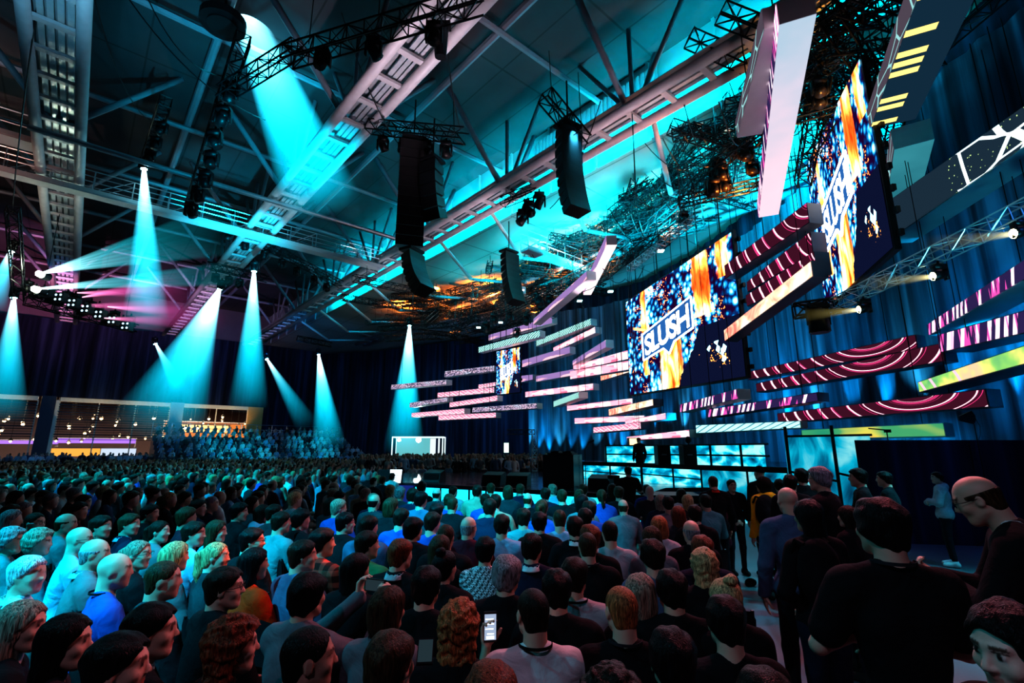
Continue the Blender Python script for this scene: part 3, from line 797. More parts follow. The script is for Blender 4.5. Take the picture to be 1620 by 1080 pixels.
# upper platform with crumpled cyan panels
UF = [P(922,733,20.5), P(1015,734,18), P(1108,736,15.6), P(1246,742,13.4)]
UF = [(q.x,q.y) for q in UF]; UZ = 1.5
plat = empty('raised_platform'); tag(plat, 'raised platform behind the stage with crumpled cyan backlit panels', 'platform')
m = MB(); poly = UF+[(12.2,15.5),(11.5,22),(3.2,24.5)]; n = len(poly)
m.add([(x,y,UZ) for x,y in poly]+[(x,y,UZ-.1) for x,y in poly], [tuple(range(n)), tuple(range(n,2*n))[::-1]]+[(i,n+i,n+(i+1)%n,(i+1)%n) for i in range(n)]); m.build('deck', M['deck'], plat)
ins = lambda P_, k: [(x, y+k) for x, y in P_]
uvwall('front_panel', ins(UF[:3], .06), DZ, UZ-.1, M['crumple_glow'], plat); uvwall('side_panel', ins(UF[2:], .06), 0, UZ-.1, M['cloth_lit'], plat)
uvwall('balustrade_panel', [(3.6, 19.6), (UF[1][0]+.6, UF[1][1]+.5), (UF[2][0]+.5, UF[2][1]+.6), (UF[3][0]-.3, UF[3][1]+.5)], UZ, 2.14, M['crumple_glow'], plat)
rl = [(3.6, 19.4), (UF[1][0]+.6, UF[1][1]+.3), (UF[2][0]+.5, UF[2][1]+.4), (UF[3][0]-.3, UF[3][1]+.3)]
m = MB()
for (a, b) in zip(rl[:-1], rl[1:]):
    for z in (1.84, 2.16): m.tube((*a,z), (*b,z), .028, 6)
    a_, b_ = Vector(a), Vector(b); L = (b_-a_).length
    for s in np.arange(0, L, 1.35): q = a_+(b_-a_)*s/L; m.tube((*q,UZ), (*q,2.18), .035, 6)
m.build('railing', M['black'], plat)
m = MB()
for (a, b) in zip(UF[:-1], UF[1:]):
    m.beam((*a,UZ-.02), (*b,UZ-.02), .08, .14); 
    if a != UF[2]: m.tube((a[0],a[1]-.02,DZ+.28), (b[0],b[1]-.02,DZ+.22), .02, 5)
    a_, b_ = Vector(a), Vector(b); L = (b_-a_).length
    for s in np.arange(0, L, 1.5): q = a_+(b_-a_)*s/L; m.tube((q.x,q.y-.01,DZ if a != UF[2] else 0), (q.x,q.y-.01,UZ), .03, 5)
m.build('panel_frame', M['black'], plat)
# cyan lit cloth wall right of the platform, behind the standing people
cw = [P(1246,742,13.4), P(1320,742,12.6), P(1384,742,12.0)]
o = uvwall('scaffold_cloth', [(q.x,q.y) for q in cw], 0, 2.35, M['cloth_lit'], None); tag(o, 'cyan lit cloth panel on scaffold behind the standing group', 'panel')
m = MB()
for a, b in zip(cw[:-1], cw[1:]):
    for z in (.5, 1.25, 2.35): m.tube((a.x,a.y-.08,z+ (0 if z!=1.25 else .2)), (b.x,b.y-.08,z), .03, 6)
for q in cw[:2]: m.tube((q.x,q.y-.1,0), (q.x,q.y-.1,2.6), .04, 6)
o = m.build('scaffold', M['black']); tag(o, 'thin black scaffold pipes in front of the cyan lit cloth', 'scaffold')
# stairs
st = empty('stage_stairs', (0,0,0)); m = MB(); a = Vector((*SF[-1],0)); b = Vector((*g2(1112,784,DZ),0)); d = (b-a).normalized(); nn = Vector((d.y,-d.x,0))
for i in range(4):
    z = DZ*(4-i)/5; m.hexa([a+nn*(.3*i-1.2+1.2), b+nn*(.3*i), b+nn*(.3*i+.3), a+nn*(.3*i+.3)]+[q+Vector((0,0,z)) for q in (a+nn*(.3*i), b+nn*(.3*i), b+nn*(.3*i+.3), a+nn*(.3*i+.3))])
m.build('tread', M['black'], st); m = MB()
for i in range(4): q = Vector((0,0,DZ*(4-i)/5)); m.beam(a+nn*(.3*i+.3)+q, b+nn*(.3*i+.3)+q, .03, .02)
m.build('nosing', M['grey_paint'], st); m = MB(); m.hexa([a, b, b-nn*1.2, a-nn*1.2]+[q+Vector((0,0,DZ)) for q in (a, b, b-nn*1.2, a-nn*1.2)]); m.build('landing', M['black'], st)
tag(st, 'black steps with pale nosings at the right end of the stage', 'stairs')
# backdrop drape (curved) with soft folds
BD = [(1.35,40.5),(4,40),(7,38.5),(9.8,35.5),(11.6,30.5),(12.6,24.5),(13.0,18),(13.1,13.5),(13.8,9),(14.6,4)]
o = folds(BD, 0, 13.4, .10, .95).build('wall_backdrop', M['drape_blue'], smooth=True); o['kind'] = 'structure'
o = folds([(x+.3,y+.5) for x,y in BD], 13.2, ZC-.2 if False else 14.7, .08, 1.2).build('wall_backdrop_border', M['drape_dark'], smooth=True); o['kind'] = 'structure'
# black partition on the right
pa, pb = P(1381,865,11.6), P(1640,865,10.6)
m = MB(); m.hexa([(pa.x,pa.y,0),(pb.x+2.5,pb.y,0),(pb.x+2.5,pb.y+.1,0),(pa.x,pa.y+.1,0)]+[(pa.x,pa.y,2.22),(pb.x+2.5,pb.y,2.2),(pb.x+2.5,pb.y+.1,2.2),(pa.x,pa.y+.1,2.22)])
o = m.build('wall_partition', M['drape_dark']); o['kind'] = 'structure'

# ---------------------------------------------------------------- things on the stage
bx = P(893,768,15.2); k = empty('dj_booth', (bx.x, bx.y+.35, DZ), R(-28)); 
m = MB(); m.box((0,0,.48), (.98,.75,.96)); m.build('case', simple('booth_black_gloss', (.02,.025,.035), .25), k)
m = MB(); m.box((-.50,0,.48), (.02,.73,.94)); m.build('side_panel', M['grey_paint'], k)
m = MB(); m.box((0,0,.985), (.8,.5,.05)); m.box((-.2,0,1.03), (.25,.3,.05)); m.box((.2,0,1.03), (.25,.3,.05))
for s in (-1,1): m.tube((s*.2,0,1.05), (s*.2,0,1.07), .11, 14)
m.build('deck_controller', M['black'], k)
tag(k, 'black square booth with turntables standing on the stage', 'booth')
mc = P(925,700,15.6); k = empty('microphone_stand', (mc.x, mc.y, DZ)); m = MB(); m.tube((0,0,0),(0,0,1.1),.012,6); m.tube((0,0,1.1),(.12,-.02,1.32),.01,6); m.tube((0,0,0),(0,0,.02),.15,12); m.build('pole', M['black'], k)
m = MB(); m.tube((.12,-.02,1.32),(.26,-.03,1.38),.018,8,.026); m.ball((.27,-.03,1.385), .03, 8); m.build('microphone', M['black'], k); tag(k, 'thin microphone stand just right of the stage booth', 'microphone stand')
for px, py, lb in ((684,757,'black floor monitor near the left end of the stage front'),(780,762,'black floor monitor in the middle of the stage front'),(820,764,'black floor monitor left of the stage booth'),(955,770,'black floor monitor right of the stage booth')):
    q = PZ(px, py+5, DZ); w = empty('floor_monitor', (q.x, q.y+.35, DZ), R(random.uniform(-30,-15))); m = MB()
    m.add([(-.35,-.2,0),(.35,-.2,0),(.35,.25,0),(-.35,.25,0),(-.35,-.12,.30),(.35,-.12,.30),(.35,.2,.40),(-.35,.2,.40)], [(0,3,2,1),(4,5,6,7),(0,1,5,4),(1,2,6,5),(2,3,7,6),(3,0,4,7)]); m.build('cabinet', M['black'], w)
    m = MB(); m.box((0,-.175,.15), (.6,.02,.24)); m.build('grille', M['rubber'], w); tag(w, lb, 'speaker')
q = P(612,768,17.3); w = empty('prompter_screen', (q.x, q.y, DZ)); m = MB()
m.add([(-.42,0,0),(.42,0,0),(.42,.5,0),(-.42,.5,0),(-.42,.45,.42),(.42,.45,.42),(.42,.5,.42),(-.42,.5,.42)], [(0,3,2,1),(4,5,6,7),(0,1,5,4),(1,2,6,5),(2,3,7,6),(3,0,4,7)]); m.build('housing', M['black'], w)
m = MB(); d = Vector((0,.45,.42)); n_ = Vector((0,-.42,.45)).normalized()*.012
A0 = Vector((.1,0,0)); m.hexa([A0+n_, A0+Vector((.36,0,0))+n_, A0+Vector((.30,.0,0))+d+n_, A0+Vector((-.12,0,0))+d+n_]+[v+n_*.5 for v in (A0+n_, A0+Vector((.36,0,0))+n_, A0+Vector((.30,0,0))+d+n_, A0+Vector((-.12,0,0))+d+n_)]); m.build('display', glow('prompter_glow', (.75,.9,1), 1.5), w)
m = MB()
for i in range(6):
    c = A0+Vector((.13-.03*i*.3,0,0))+d*(.12+.15*i)+n_*1.8; m.box(c, (.24-.05*(i%3),.03,.012))
m.build('text_lines', M['black'], w); tag(w, 'tilted prompter screen with lines of text on the left stage corner', 'monitor')
# glowing box and equipment on the platform
q = P(1001,706,19.2); w = empty('lit_equipment_box', (q.x,q.y,2.14)); m = MB(); m.box((0,0,.16),(.34,.3,.30)); m.build('case', M['black'], w); m = MB(); m.box((0,-.155,.16),(.30,.01,.25)); m.build('lit_face', glow('amber_lit_face', (1,.75,.35), 1.6), w); tag(w, 'small amber lit box standing behind the man on stage', 'box')
for px, lb in ((1047,'black equipment case right of the man on stage'),(1087,'black rack case further right on the platform')):
    q = P(px, 716, 17.2 if px < 1060 else 16.4); w = empty('equipment_case', (q.x,q.y-.05,UZ)); m = MB(); m.box((0,0,.33),(.44,.4,.64)); m.build('case', M['rubber'], w)
    m = MB()
    for s in (-1,1):
        m.beam((s*.21,-.205,.02),(s*.21,-.205,.64),.02,.01)
    m.box((0,-.21,.35),(.16,.02,.04)); m.build('fittings', M['grey_paint'], w); tag(w, lb, 'case')
q = P(1089,700,16.4); w = empty('studio_light', (q.x,q.y,2.14)); m = MB(); m.tube((0,0,0),(0,0,.1),.02,6); m.ball((0,0,.18),(.10,.10,.12),10); m.build('head', M['black'], w); tag(w, 'small round black lamp head on top of the platform railing', 'lamp')
# far lit stall & exit sign & truss tower by the backdrop
q = P(660,711,44); w = empty('lit_stall', (q.x, q.y, 0)); m = MB(); W2 = 2.2
for s in (-1,1):
    for y in (0,1.6): m.beam((s*W2,y,0),(s*W2,y,3.1),.09,.09)
for z in (3.1,): 
    m.beam((-W2,0,z),(W2,0,z),.1,.1); m.beam((-W2,1.6,z),(W2,1.6,z),.1,.1); m.beam((W2,0,z),(W2,1.6,z),.1,.1); m.beam((-W2,0,z),(-W2,1.6,z),.1,.1)
m.build('frame', glow('stall_frame_glow', (.7,.95,1), 1.1), w)
m = MB(); m.box((-.6,1.2,1.9),(3.0,.05,2.3)); m.build('back_panel', glow('stall_panel', (.25,.75,.8), .55), w)
m = MB(); m.box((1.2,1.0,1.6),(.5,.05,2.8)); m.box((1.75,.9,1.6),(.15,.05,2.8)); m.build('banner', glow('stall_banner', (.8,.9,.95), .8), w)
for x, r in ((-1.6,.14),(.1,.22)): m = MB(); m.ball((x,-.1,2.85), r, 10); m.build('floodlight', glow('stall_flood', (.85,1,1), 90), w)
tag(w, 'bright white framed stall with two floodlights beyond the stage', 'stall')
q = P(801,708,40); w = empty('exit_sign', q); m = MB(); m.box((0,0,0),(.38,.06,.75)); m.build('panel', glow('exit_green', (.55,.95,.7), 1.6), w); m = MB(); m.box((0,.05,0),(.46,.08,.83)); m.build('frame', M['black'], w); tag(w, 'small glowing green sign on the dark drape beyond the stage', 'sign')
# antenna paddle, shotgun microphone on the partition
q = P(1545,690,10.9); w = empty('antenna_stand', (q.x, q.y, 0)); m = MB(); m.tube((0,0,0),(0,0,2.55),.012,6)
for a_ in (0,2.1,4.2): m.tube((0,0,.35),(.35*math.cos(a_),.35*math.sin(a_),0),.012,5)
m.build('pole', M['black'], w); m = MB(); m.add([(-.30,0,2.62),(-.30,0,2.72),(0,0,2.55),(0,0,2.84),(.06,0,2.64),(.06,0,2.74)]+[(x,.03,z) for x,z in ((-.30,2.62),(-.30,2.72),(0,2.55),(0,2.84),(.06,2.64),(.06,2.74))],
 [(0,2,3,1),(2,4,5,3),(6,7,9,8),(8,9,11,10),(0,1,7,6),(1,3,9,7),(3,5,11,9),(5,4,10,11),(4,2,8,10),(2,0,6,8)]); m.build('antenna', M['black'], w); m = MB(); m.path([Vector((.06,0,2.66)),Vector((.12,0,2.5)),Vector((.08,0,2.3)),Vector((.02,0,2.2))],.006,4); m.build('cable', M['black'], w); tag(w, 'black paddle antenna on a thin stand above the dark partition', 'antenna')
q = P(1404,690,11.9); w = empty('boom_microphone', (q.x,q.y,0)); m = MB(); m.tube((0,0,0),(0,0,2.42),.012,6); 
for a_ in (0,2.1,4.2): m.tube((0,0,.35),(.3*math.cos(a_),.3*math.sin(a_),0),.012,5)
m.build('pole', M['black'], w); m = MB(); m.tube((-.42,0,2.50),(.0,0,2.46),.014,8); m.box((.02,0,2.44),(.14,.05,.07)); m.build('microphone', M['black'], w); tag(w, 'long shotgun microphone on a stand in front of the green light strip', 'microphone')

# ================================================================ LED beams and screens
def led(name, fn, strength):
    t = NT(name); u = t.n('TexCoord').outputs['UV']; s = t.n('SeparateXYZ', i_0=u); return t.emit(fn(t, u, s.outputs[0], s.outputs[1]), strength)
def f_pink(t, u, x, y):
    v = t.n('TexVoronoi', i_0=t.uv(scale=(1.1,2.2,1), src=u), i_Scale=1.0, feature='F1', distance='MANHATTAN')
    return t.ramp(v.outputs[1] if False else t.n('SeparateXYZ', i_0=v.outputs[1]).outputs[0], [(0,(.9,.16,.26)),(.35,(1,.36,.46)),(.65,(1,.58,.66)),(.9,(1,.85,.9))])
def f_orange(t, u, x, y):
    nz = t.n('TexNoise', i_0=t.uv(scale=(1.4,.6,1), src=u), i_Scale=1.0, i_Detail=3.0, i_Distortion=1.0)
    return t.ramp(nz.outputs[0], [(.3,(.8,.10,.10)),(.45,(1,.35,.25)),(.55,(1,.62,.42)),(.7,(1,.8,.75))])
def f_purple(t, u, x, y):
    v = t.n('TexVoronoi', i_0=t.uv(scale=(.6,1.3,1), rot=(0,0,.6), src=u), i_Scale=1.0, feature='F1', distance='CHEBYCHEV')
    return t.ramp(t.n('SeparateXYZ', i_0=v.outputs[1]).outputs[0], [(.0,(.30,.20,.42)),(.72,(.34,.22,.44)),(.74,(1,.55,.62))])
def f_mesh(t, u, x, y):
    v = t.n('TexVoronoi', i_0=t.uv(scale=(4,5,1), rot=(0,0,.5), src=u), i_Scale=1.0, feature='DISTANCE_TO_EDGE')
    nz = t.n('TexNoise', i_0=u, i_Scale=.8)
    base = t.ramp(nz.outputs[0], [(.35,(.42,.35,.55)),(.5,(.75,.55,.68)),(.65,(.45,.6,.75))])
    return t.mix(t.math('LESS_THAN', v.outputs[0], .10), base, c4((.06,.06,.10)))
def f_zig(t, u, x, y, bg=(.75,.28,.42), fg=(1,.78,.82)):
    z = t.math('ABSOLUTE', t.math('SUBTRACT', t.math('FRACT', t.math('MULTIPLY', x, 1.6)), .5)); k = t.math('ABSOLUTE', t.math('SUBTRACT', t.math('MULTIPLY', z, 1.0), t.math('MULTIPLY', y, 1.0)))
    z2 = t.math('FRACT', t.math('MULTIPLY', t.math('ADD', x, t.math('MULTIPLY', y, .6)), 3.1))
    m_ = t.math('MAXIMUM', t.math('LESS_THAN', k, .07), t.math('LESS_THAN', z2, .22)); return t.mix(m_, c4(bg), c4(fg))
def f_green(t, u, x, y):
    nz = t.n('TexNoise', i_0=u, i_Scale=1.2); w = t.math('FRACT', t.math('ADD', t.math('MULTIPLY', t.math('SUBTRACT', x, t.math('MULTIPLY', y, .7)), 3.4), t.math('MULTIPLY', nz.outputs[0], 1.5)))
    return t.mix(t.math('LESS_THAN', w, .42), c4((.45,.85,.75)), c4((.05,.10,.14)))
def f_arc(t, u, x, y, bg=(.045,.008,.02)):
    cx = t.math('SUBTRACT', t.math('MODULO', x, 7.5), 4.6); cy = t.math('MULTIPLY', t.math('SUBTRACT', y, 1.15), 1.0)
    r = t.math('SQRT', t.math('ADD', t.math('MULTIPLY', cx, cx), t.math('MULTIPLY', cy, cy)))
    nz = t.n('TexNoise', noise_dimensions='1D', i_W=t.math('MULTIPLY', r, 2.2)); w = t.math('FRACT', t.math('MULTIPLY', r, 2.1))
    th = t.math('MULTIPLY', t.math('SUBTRACT', nz.outputs[0], .36), 1.3)
    m1 = t.math('LESS_THAN', w, th); m2 = t.math('LESS_THAN', w, t.math('MULTIPLY', th, .5))
    return t.mix(m2, t.mix(m1, c4(bg), c4((.55,.05,.18))), c4((1,.62,.72)))
def f_bars(t, u, x, y, bg=(.03,.02,.07)):
    nz = t.n('TexNoise', noise_dimensions='1D', i_W=t.math('MULTIPLY', x, 1.1)); xx = t.math('ADD', x, t.math('MULTIPLY', y, -.12)); w = t.n('TexWhiteNoise', noise_dimensions='1D', i_W=t.math('FLOOR', t.math('MULTIPLY', xx, 9.0)))
    k = t.math('MULTIPLY', w.outputs[0], t.math('ADD', t.math('MULTIPLY', nz.outputs[0], 1.2), .2))
    return t.ramp(k, [(.0,bg),(.42,bg),(.44,(.55,.08,.32)),(.56,(.9,.4,.6)),(.62,(1,.8,.86))], 'CONSTANT')
def f_gy(t, u, x, y):
    nz = t.n('TexNoise', i_0=t.uv(scale=(.9,.25,1), src=u), i_Scale=1.0, i_Detail=3.0); b = t.ramp(nz.outputs[0], [(.30,(.02,.28,.22)),(.44,(.30,.62,.18)),(.52,(.95,.75,.25)),(.60,(1,.55,.35)),(.70,(.2,.6,.4))])
    w = t.n('TexWhiteNoise', noise_dimensions='1D', i_W=t.math('FLOOR', t.math('MULTIPLY', t.math('ADD', x, t.math('MULTIPLY', y, .15)), 11.0))); return t.mix(t.math('GREATER_THAN', w.outputs[0], .85), b, c4((1,.55,.65)))
def f_green2(t, u, x, y):
    nz = t.n('TexNoise', i_0=t.uv(scale=(.35,.2,1), loc=(3,0,0), src=u), i_Scale=1.0); return t.ramp(nz.outputs[0], [(.35,(.02,.32,.22)),(.5,(.10,.42,.20)),(.56,(.75,.7,.15)),(.62,(1,.45,.12)),(.68,(.1,.4,.25))])
def f_teal(t, u, x, y):
    w = t.math('FRACT', t.math('MULTIPLY', t.math('SUBTRACT', x, t.math('MULTIPLY', y, .5)), 3.0)); return t.mix(t.math('LESS_THAN', w, .25), c4((.45,.85,.85)), c4((.08,.25,.3)))
def f_const(t, u, x, y):
    v = t.n('TexVoronoi', i_0=t.uv(scale=(.9,1.6,1), src=u), i_Scale=1.0, feature='DISTANCE_TO_EDGE'); nz = t.n('TexNoise', i_0=u, i_Scale=.5); d = t.n('TexVoronoi', i_0=u, i_Scale=9.0)
    k = t.math('MULTIPLY', t.math('LESS_THAN', v.outputs[0], .045), t.math('GREATER_THAN', x, 3.2)); dots = t.math('MULTIPLY', t.math('LESS_THAN', d.outputs[0], .14), t.math('GREATER_THAN', x, 3.0))
    return t.mix(k, t.mix(dots, c4((.015,.03,.045)), c4((.45,.6,.25))), c4((.85,1,1)))
def f_line(t, u, x, y):
    v = t.n('TexVoronoi', i_0=t.uv(scale=(.8,1.4,1), src=u), i_Scale=1.0, feature='DISTANCE_TO_EDGE'); return t.mix(t.math('LESS_THAN', v.outputs[0], .03), c4((.16,.13,.17)), c4((.5,.95,.95)))
def f_yel(t, u, x, y):
    w = t.n('TexWhiteNoise', noise_dimensions='1D', i_W=t.math('FLOOR', t.math('MULTIPLY', x, 3.2))); k = t.math('MULTIPLY', t.math('GREATER_THAN', w.outputs[0], .55), t.math('GREATER_THAN', t.math('FRACT', t.math('MULTIPLY', x, 3.2)), .4)); k = t.math('MULTIPLY', k, t.math('GREATER_THAN', y, .45)); return t.mix(k, c4((.01,.03,.05)), c4((1,.72,.22)))
for k, fn, s in (('pink',f_pink,1.25),('orange',f_orange,1.3),('purple',f_purple,1.0),('mesh',f_mesh,1.0),('zig',f_zig,1.0),('green',f_green,1.1),('arc',f_arc,1.5),('bars',f_bars,1.4),('gy',f_gy,1.0),('green2',f_green2,.8),('teal',f_teal,1.2),('const',f_const,1.4),('line',f_line,.6),('yel',f_yel,1.3)):
    M['L_'+k] = led('led_pattern_'+k, fn, s)
def led_bar(FL, FR, hl_, hr_, thick, mat, casing, label, under=None):
    """FL, FR: front bottom corners; hl_/hr_: heights at the two ends; extends backwards by thick"""
    FL, FR = Vector(FL), Vector(FR); d = (FR-FL); L = d.length; dh = Vector((d.x,d.y,0)).normalized(); bk = Vector((-dh.y, dh.x, 0))*thick
    if bk.dot(Vector((FL.x,FL.y,0))) < 0: bk = -bk
    o = empty('led_beam', FL); z = Vector((0,0,1)); q = FR-FL; I = Vector((0,0,0))
    c = [I, q, q+bk, bk, I+z*hl_, q+z*hr_, q+bk+z*hr_, bk+z*hl_]; m = MB(); m.hexa(c); m.build('casing', casing, o)
    me = bpy.data.meshes.new('led_face'); e = -bk.normalized()*.015; r = .02
    vs = [I+e+z*r+q*.004, q*.996+e+z*r, q*.996+e+z*(hr_-r), I+q*.004+e+z*(hl_-r)]
    me.from_pydata(vs, [], [(0,1,2,3)]); l = me.uv_layers.new(); l.data.foreach_set('uv', [0,0,L,0,L,1,0,1])
    link('led_face', me, M['L_'+mat], o)
    for f_ in (.15,.85):
        m = MB(); m.tube(q*f_+bk*.5+z*(hl_*(1-f_)+hr_*f_), q*f_+bk*.5+z*(max(1.0, 11.6-(FL.z+q.z*f_))), .012, 4); m.build('hanging_cable', M['black'], o)
    tag(o, label, 'light beam box'); return o
bars = [
 # mat, xl, ytl, ybl, Yl,  xr, ytr, ybr, Yr, casing, label
 ('mesh',618.5,608.5,616,37,706.5,600,608,33,'w','leftmost slim hanging LED beam, crossed by the cyan light cone'),
 ('mesh',703,587,596.5,38,782,578,587,36.5,'w','scribble patterned LED beam ending behind the small screen, upper one'),
 ('zig',692,621,629,38,782,612,621,36.5,'w','pink LED beam ending behind the lower half of the small screen'),
 ('zig',757,608,615,39.5,784,604,610.5,38,'w','short pink LED beam stub directly left of the small screen'),
 ('mesh',648,637,644.5,37,708,628,635,34,'w','short blue-violet scribbled LED beam far left, second from bottom'),
 ('zig',711,636.5,644.5,36,787,625,634,32.5,'w','zigzag pink LED beam with orange left end under the small screen'),
 ('zig',651,653,660,36,735,645.5,654.5,32,'w','pink LED beam lowest on the far left'),
 ('zig',693.5,656.5,665,34,785,652,660.5,31,'t','magenta LED beam with cyan end, lowest left of the stage'),
 ('mesh',747,644.5,652.5,34,850,637,646,30,'t','long grey-violet LED beam below the small screen with cyan end'),
 ('purple',773,529.5,539,38,874,500.5,511,33,'w','long violet LED beam with pink triangles above the small screen'),
 ('green',757,549,558,37,854.6,522,533,32,'w','LED beam with green stripes right above the small screen'),
 ('purple',844,504.5,513.5,31,929,428,441,23.5,'w','violet LED beam climbing steeply below the highest beam'),
 ('green',848,538.5,548,37,935,503.5,514,31,'w','green striped LED beam upper of the stacked pair in the middle'),
 ('pink',875.6,549.5,557,36,942,516.5,526.5,31,'w','pink LED beam just below the green striped middle beam'),
 ('purple',826,569.5,581,37.5,902,547.5,558.5,33,'w','violet LED beam right of the small screen upper half'),
 ('purple',906,570.5,578,35,959,537,549.5,29,'w','plain mauve LED beam with visible right end above the pink group'),
 ('purple',848,594.5,604,36,908,583.5,593.5,33,'w','dim violet LED beam leading into the bright pink beam'),
 ('pink',902,587,600,32.5,995,570,584.5,28.5,'w','thick bright pink LED beam touching the left edge of the big screen'),
 ('pink',907,578,586,35,996,553,567.5,31,'w','pink LED beam rising behind the thick bright pink beam'),
 ('orange',950.5,594,602.5,33,996,581,588.5,31,'w','short orange-pink LED beam beside the big screen left edge'),
 ('purple',824,594,604.5,39,843,592,600.5,37,'w','tiny violet LED beam stub right of the small screen'),
 ('pink',831,619.5,628.5,34,939,606,616.5,29,'w','pink LED beam fading violet at left, above the short cyan one'),
 ('green',876,634.5,644,31,916,619.5,629.5,26,'w','short cyan-green LED beam angled towards the viewer'),
 ('pink',897,641.5,650,30,1001,629.5,638.5,27.5,'w','pink LED beam directly beneath the big screen left corner'),
 ('orange',963.5,647,657.8,26,1034,630.5,641.5,22,'d','salmon LED beam with dark right end beneath the big screen'),
 ('pink',909,661,670.5,29,1020,656.5,666,26,'w','long flat pink LED beam above the scribbled red one'),
 ('pink',989.5,664.5,670.5,25,1054,652.5,663.5,21.5,'t','pink LED beam overlapping the long flat one, with cyan end'),
 ('zig',939,675.5,685,26,1014.5,667,678.5,22.5,'d','red-white scribbled LED beam above the drape lights'),
 ('pink',992,690.5,697,23,1091.6,679,691.5,18.5,'t','pink LED beam just above the man on stage'),
 ('bars',1076,639.5,652.5,20,1168,614.5,631,16.5,'t','dark LED beam with green and pink ticks under the big screen'),
 ('bars',1120,647.5,660.5,19.5,1295,620,634.8,15.2,'d','dark LED beam with pink tick marks in the middle of the right stack'),
 ('teal',1101.5,672,685.5,18.5,1267.5,665,677,15.6,'t','pale teal hatched LED beam above the platform railing'),
 ('arc',1184,588,601,19.5,1453,528.5,552,14.2,'d','pink streaked LED beam forming the upper layer of the long dark pair'),
 ('arc',1197,606.5,620.5,19,1496,542,571.5,12.8,'d','long dark LED beam with pink concentric arcs across the right backdrop'),
 ('arc',1231,653.5,669,17.5,1566,614.5,643.8,11.6,'d','lower long dark LED beam with pink arcs and diagonal strokes'),
 ('green2',1269.5,679.5,695,15.8,1497,668,690.5,12.6,'t','green and yellow lit LED beam just above the dark partition'),
 ('gy',1455,604,621,13.2,1660,535,566,9.6,'d','LED beam glowing green, yellow and pink at the right edge'),
 ('bars',1488,529.5,558,12.8,1660,482,518,9.9,'d','dark LED beam with bold magenta vertical lines at the right edge'),
 ('bars',1470,513,531,14.0,1660,389,420,9.0,'t','LED beam with white and pink ticks pointing up to the right edge'),
 ('arc',1148,420,441,17.6,1281,320,352,13.6,'d','topmost pink arc LED beam between the two big screens'),
 ('arc',1183,446,462,17.2,1287,366,400,14.0,'d','second pink striped LED beam between the two big screens'),
 ('arc',1182,467,485,16.8,1293,397,432,13.6,'d','third LED beam with red stripes between the two big screens'),
 ('orange',1147,522,540,17.4,1287,412,437,13.2,'d','bright salmon LED beam lowest between the two big screens'),
 ('const',1398,330,386,14.2,1660,150,206,8.6,'t','dark LED beam with white star map lines at the upper right'),
]
M['led_t'] = simple('led_beam_cyan_lit_casing', (.30,.42,.46), .4, 0, 2, .05)  # cyan light on the casing put into its base colour
CAS = {'w': M['led_back'], 'd': M['led_dark'], 't': M['led_t']}
for mt, xl, ytl, ybl, Yl, xr, ytr, ybr, Yr, cs, lb in bars:
    A_, B_ = P(xl, ybl, Yl), P(xr, ybr, Yr); A2, B2 = P(xl, ytl, Yl), P(xr, ytr, Yr)
    th = .5 if xl < 1380 else .8
    led_bar(A_, B_, A2.z-A_.z, B2.z-B_.z, th, mt, CAS[cs], lb)
def under_mat(name, c1, c2, st):  # light reflected on the beam undersides, put in as emission
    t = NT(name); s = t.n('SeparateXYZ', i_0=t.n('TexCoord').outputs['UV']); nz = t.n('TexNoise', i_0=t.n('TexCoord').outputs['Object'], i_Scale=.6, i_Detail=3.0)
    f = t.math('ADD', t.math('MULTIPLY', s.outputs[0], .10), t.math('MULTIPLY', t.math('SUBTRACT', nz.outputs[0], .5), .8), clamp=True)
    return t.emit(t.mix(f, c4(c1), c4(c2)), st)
M['under_pink'] = under_mat('reflected_pink_white_glow', (.95,.62,.70), (.35,.50,.60), .95); M['under_white'] = under_mat('reflected_white_glow', (1,.86,.92), (1,.80,.88), 1.25); M['under_teal'] = under_mat('teal_lit_face', (.03,.20,.26), (.10,.45,.52), .6)
def big_bar(a, b, w, h, led_side, mat, under, label, cas='w'):
    """box beam; a far end, b near end: centre of the underside"""
    a, b = Vector(a), Vector(b); d = (b-a); L = d.length; dh = Vector((d.x,d.y,0)).normalized(); s = Vector((dh.y,-dh.x,0))
    o = empty('led_beam', a); q = b-a; z = Vector((0,0,h)); c = [s*-w/2, s*w/2, q+s*w/2, q-s*w/2]
    m = MB(); m.hexa(c+[v+z for v in c]); m.build('casing', CAS[cas], o)
    sd = s*led_side; e = sd*(w/2+.012); me = bpy.data.meshes.new('led_face'); me.from_pydata([e, q+e, q+e+z, e+z], [], [(0,1,2,3)]); l = me.uv_layers.new(); l.data.foreach_set('uv', [0,0,L,0,L,1,0,1]); link('led_face', me, M['L_'+mat], o)
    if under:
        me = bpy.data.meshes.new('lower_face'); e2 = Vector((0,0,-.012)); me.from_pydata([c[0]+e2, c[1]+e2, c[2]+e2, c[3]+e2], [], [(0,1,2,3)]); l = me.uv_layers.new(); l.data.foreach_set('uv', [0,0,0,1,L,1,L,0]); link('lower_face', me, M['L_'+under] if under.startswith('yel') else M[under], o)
    for f_ in (.1,.9):
        m = MB(); m.tube(q*f_+z, q*f_+Vector((0,0,13.5-a.z)), .015, 4); m.build('hanging_cable', M['black'], o)
    tag(o, label, 'light beam box'); return o
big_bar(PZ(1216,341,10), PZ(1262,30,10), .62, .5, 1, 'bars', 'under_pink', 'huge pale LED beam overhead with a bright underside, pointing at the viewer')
big_bar(PZ(1186,215,10.4), PZ(1236,40,10.4), .62, .5, 1, 'line', None, 'dusky violet LED beam overhead left of the huge pale one')
big_bar(P(929,466,28.5), P(968,387,20.5), .46, .45, 1, 'purple', 'under_white', 'highest of the left LED beams, with a glaring white underside')
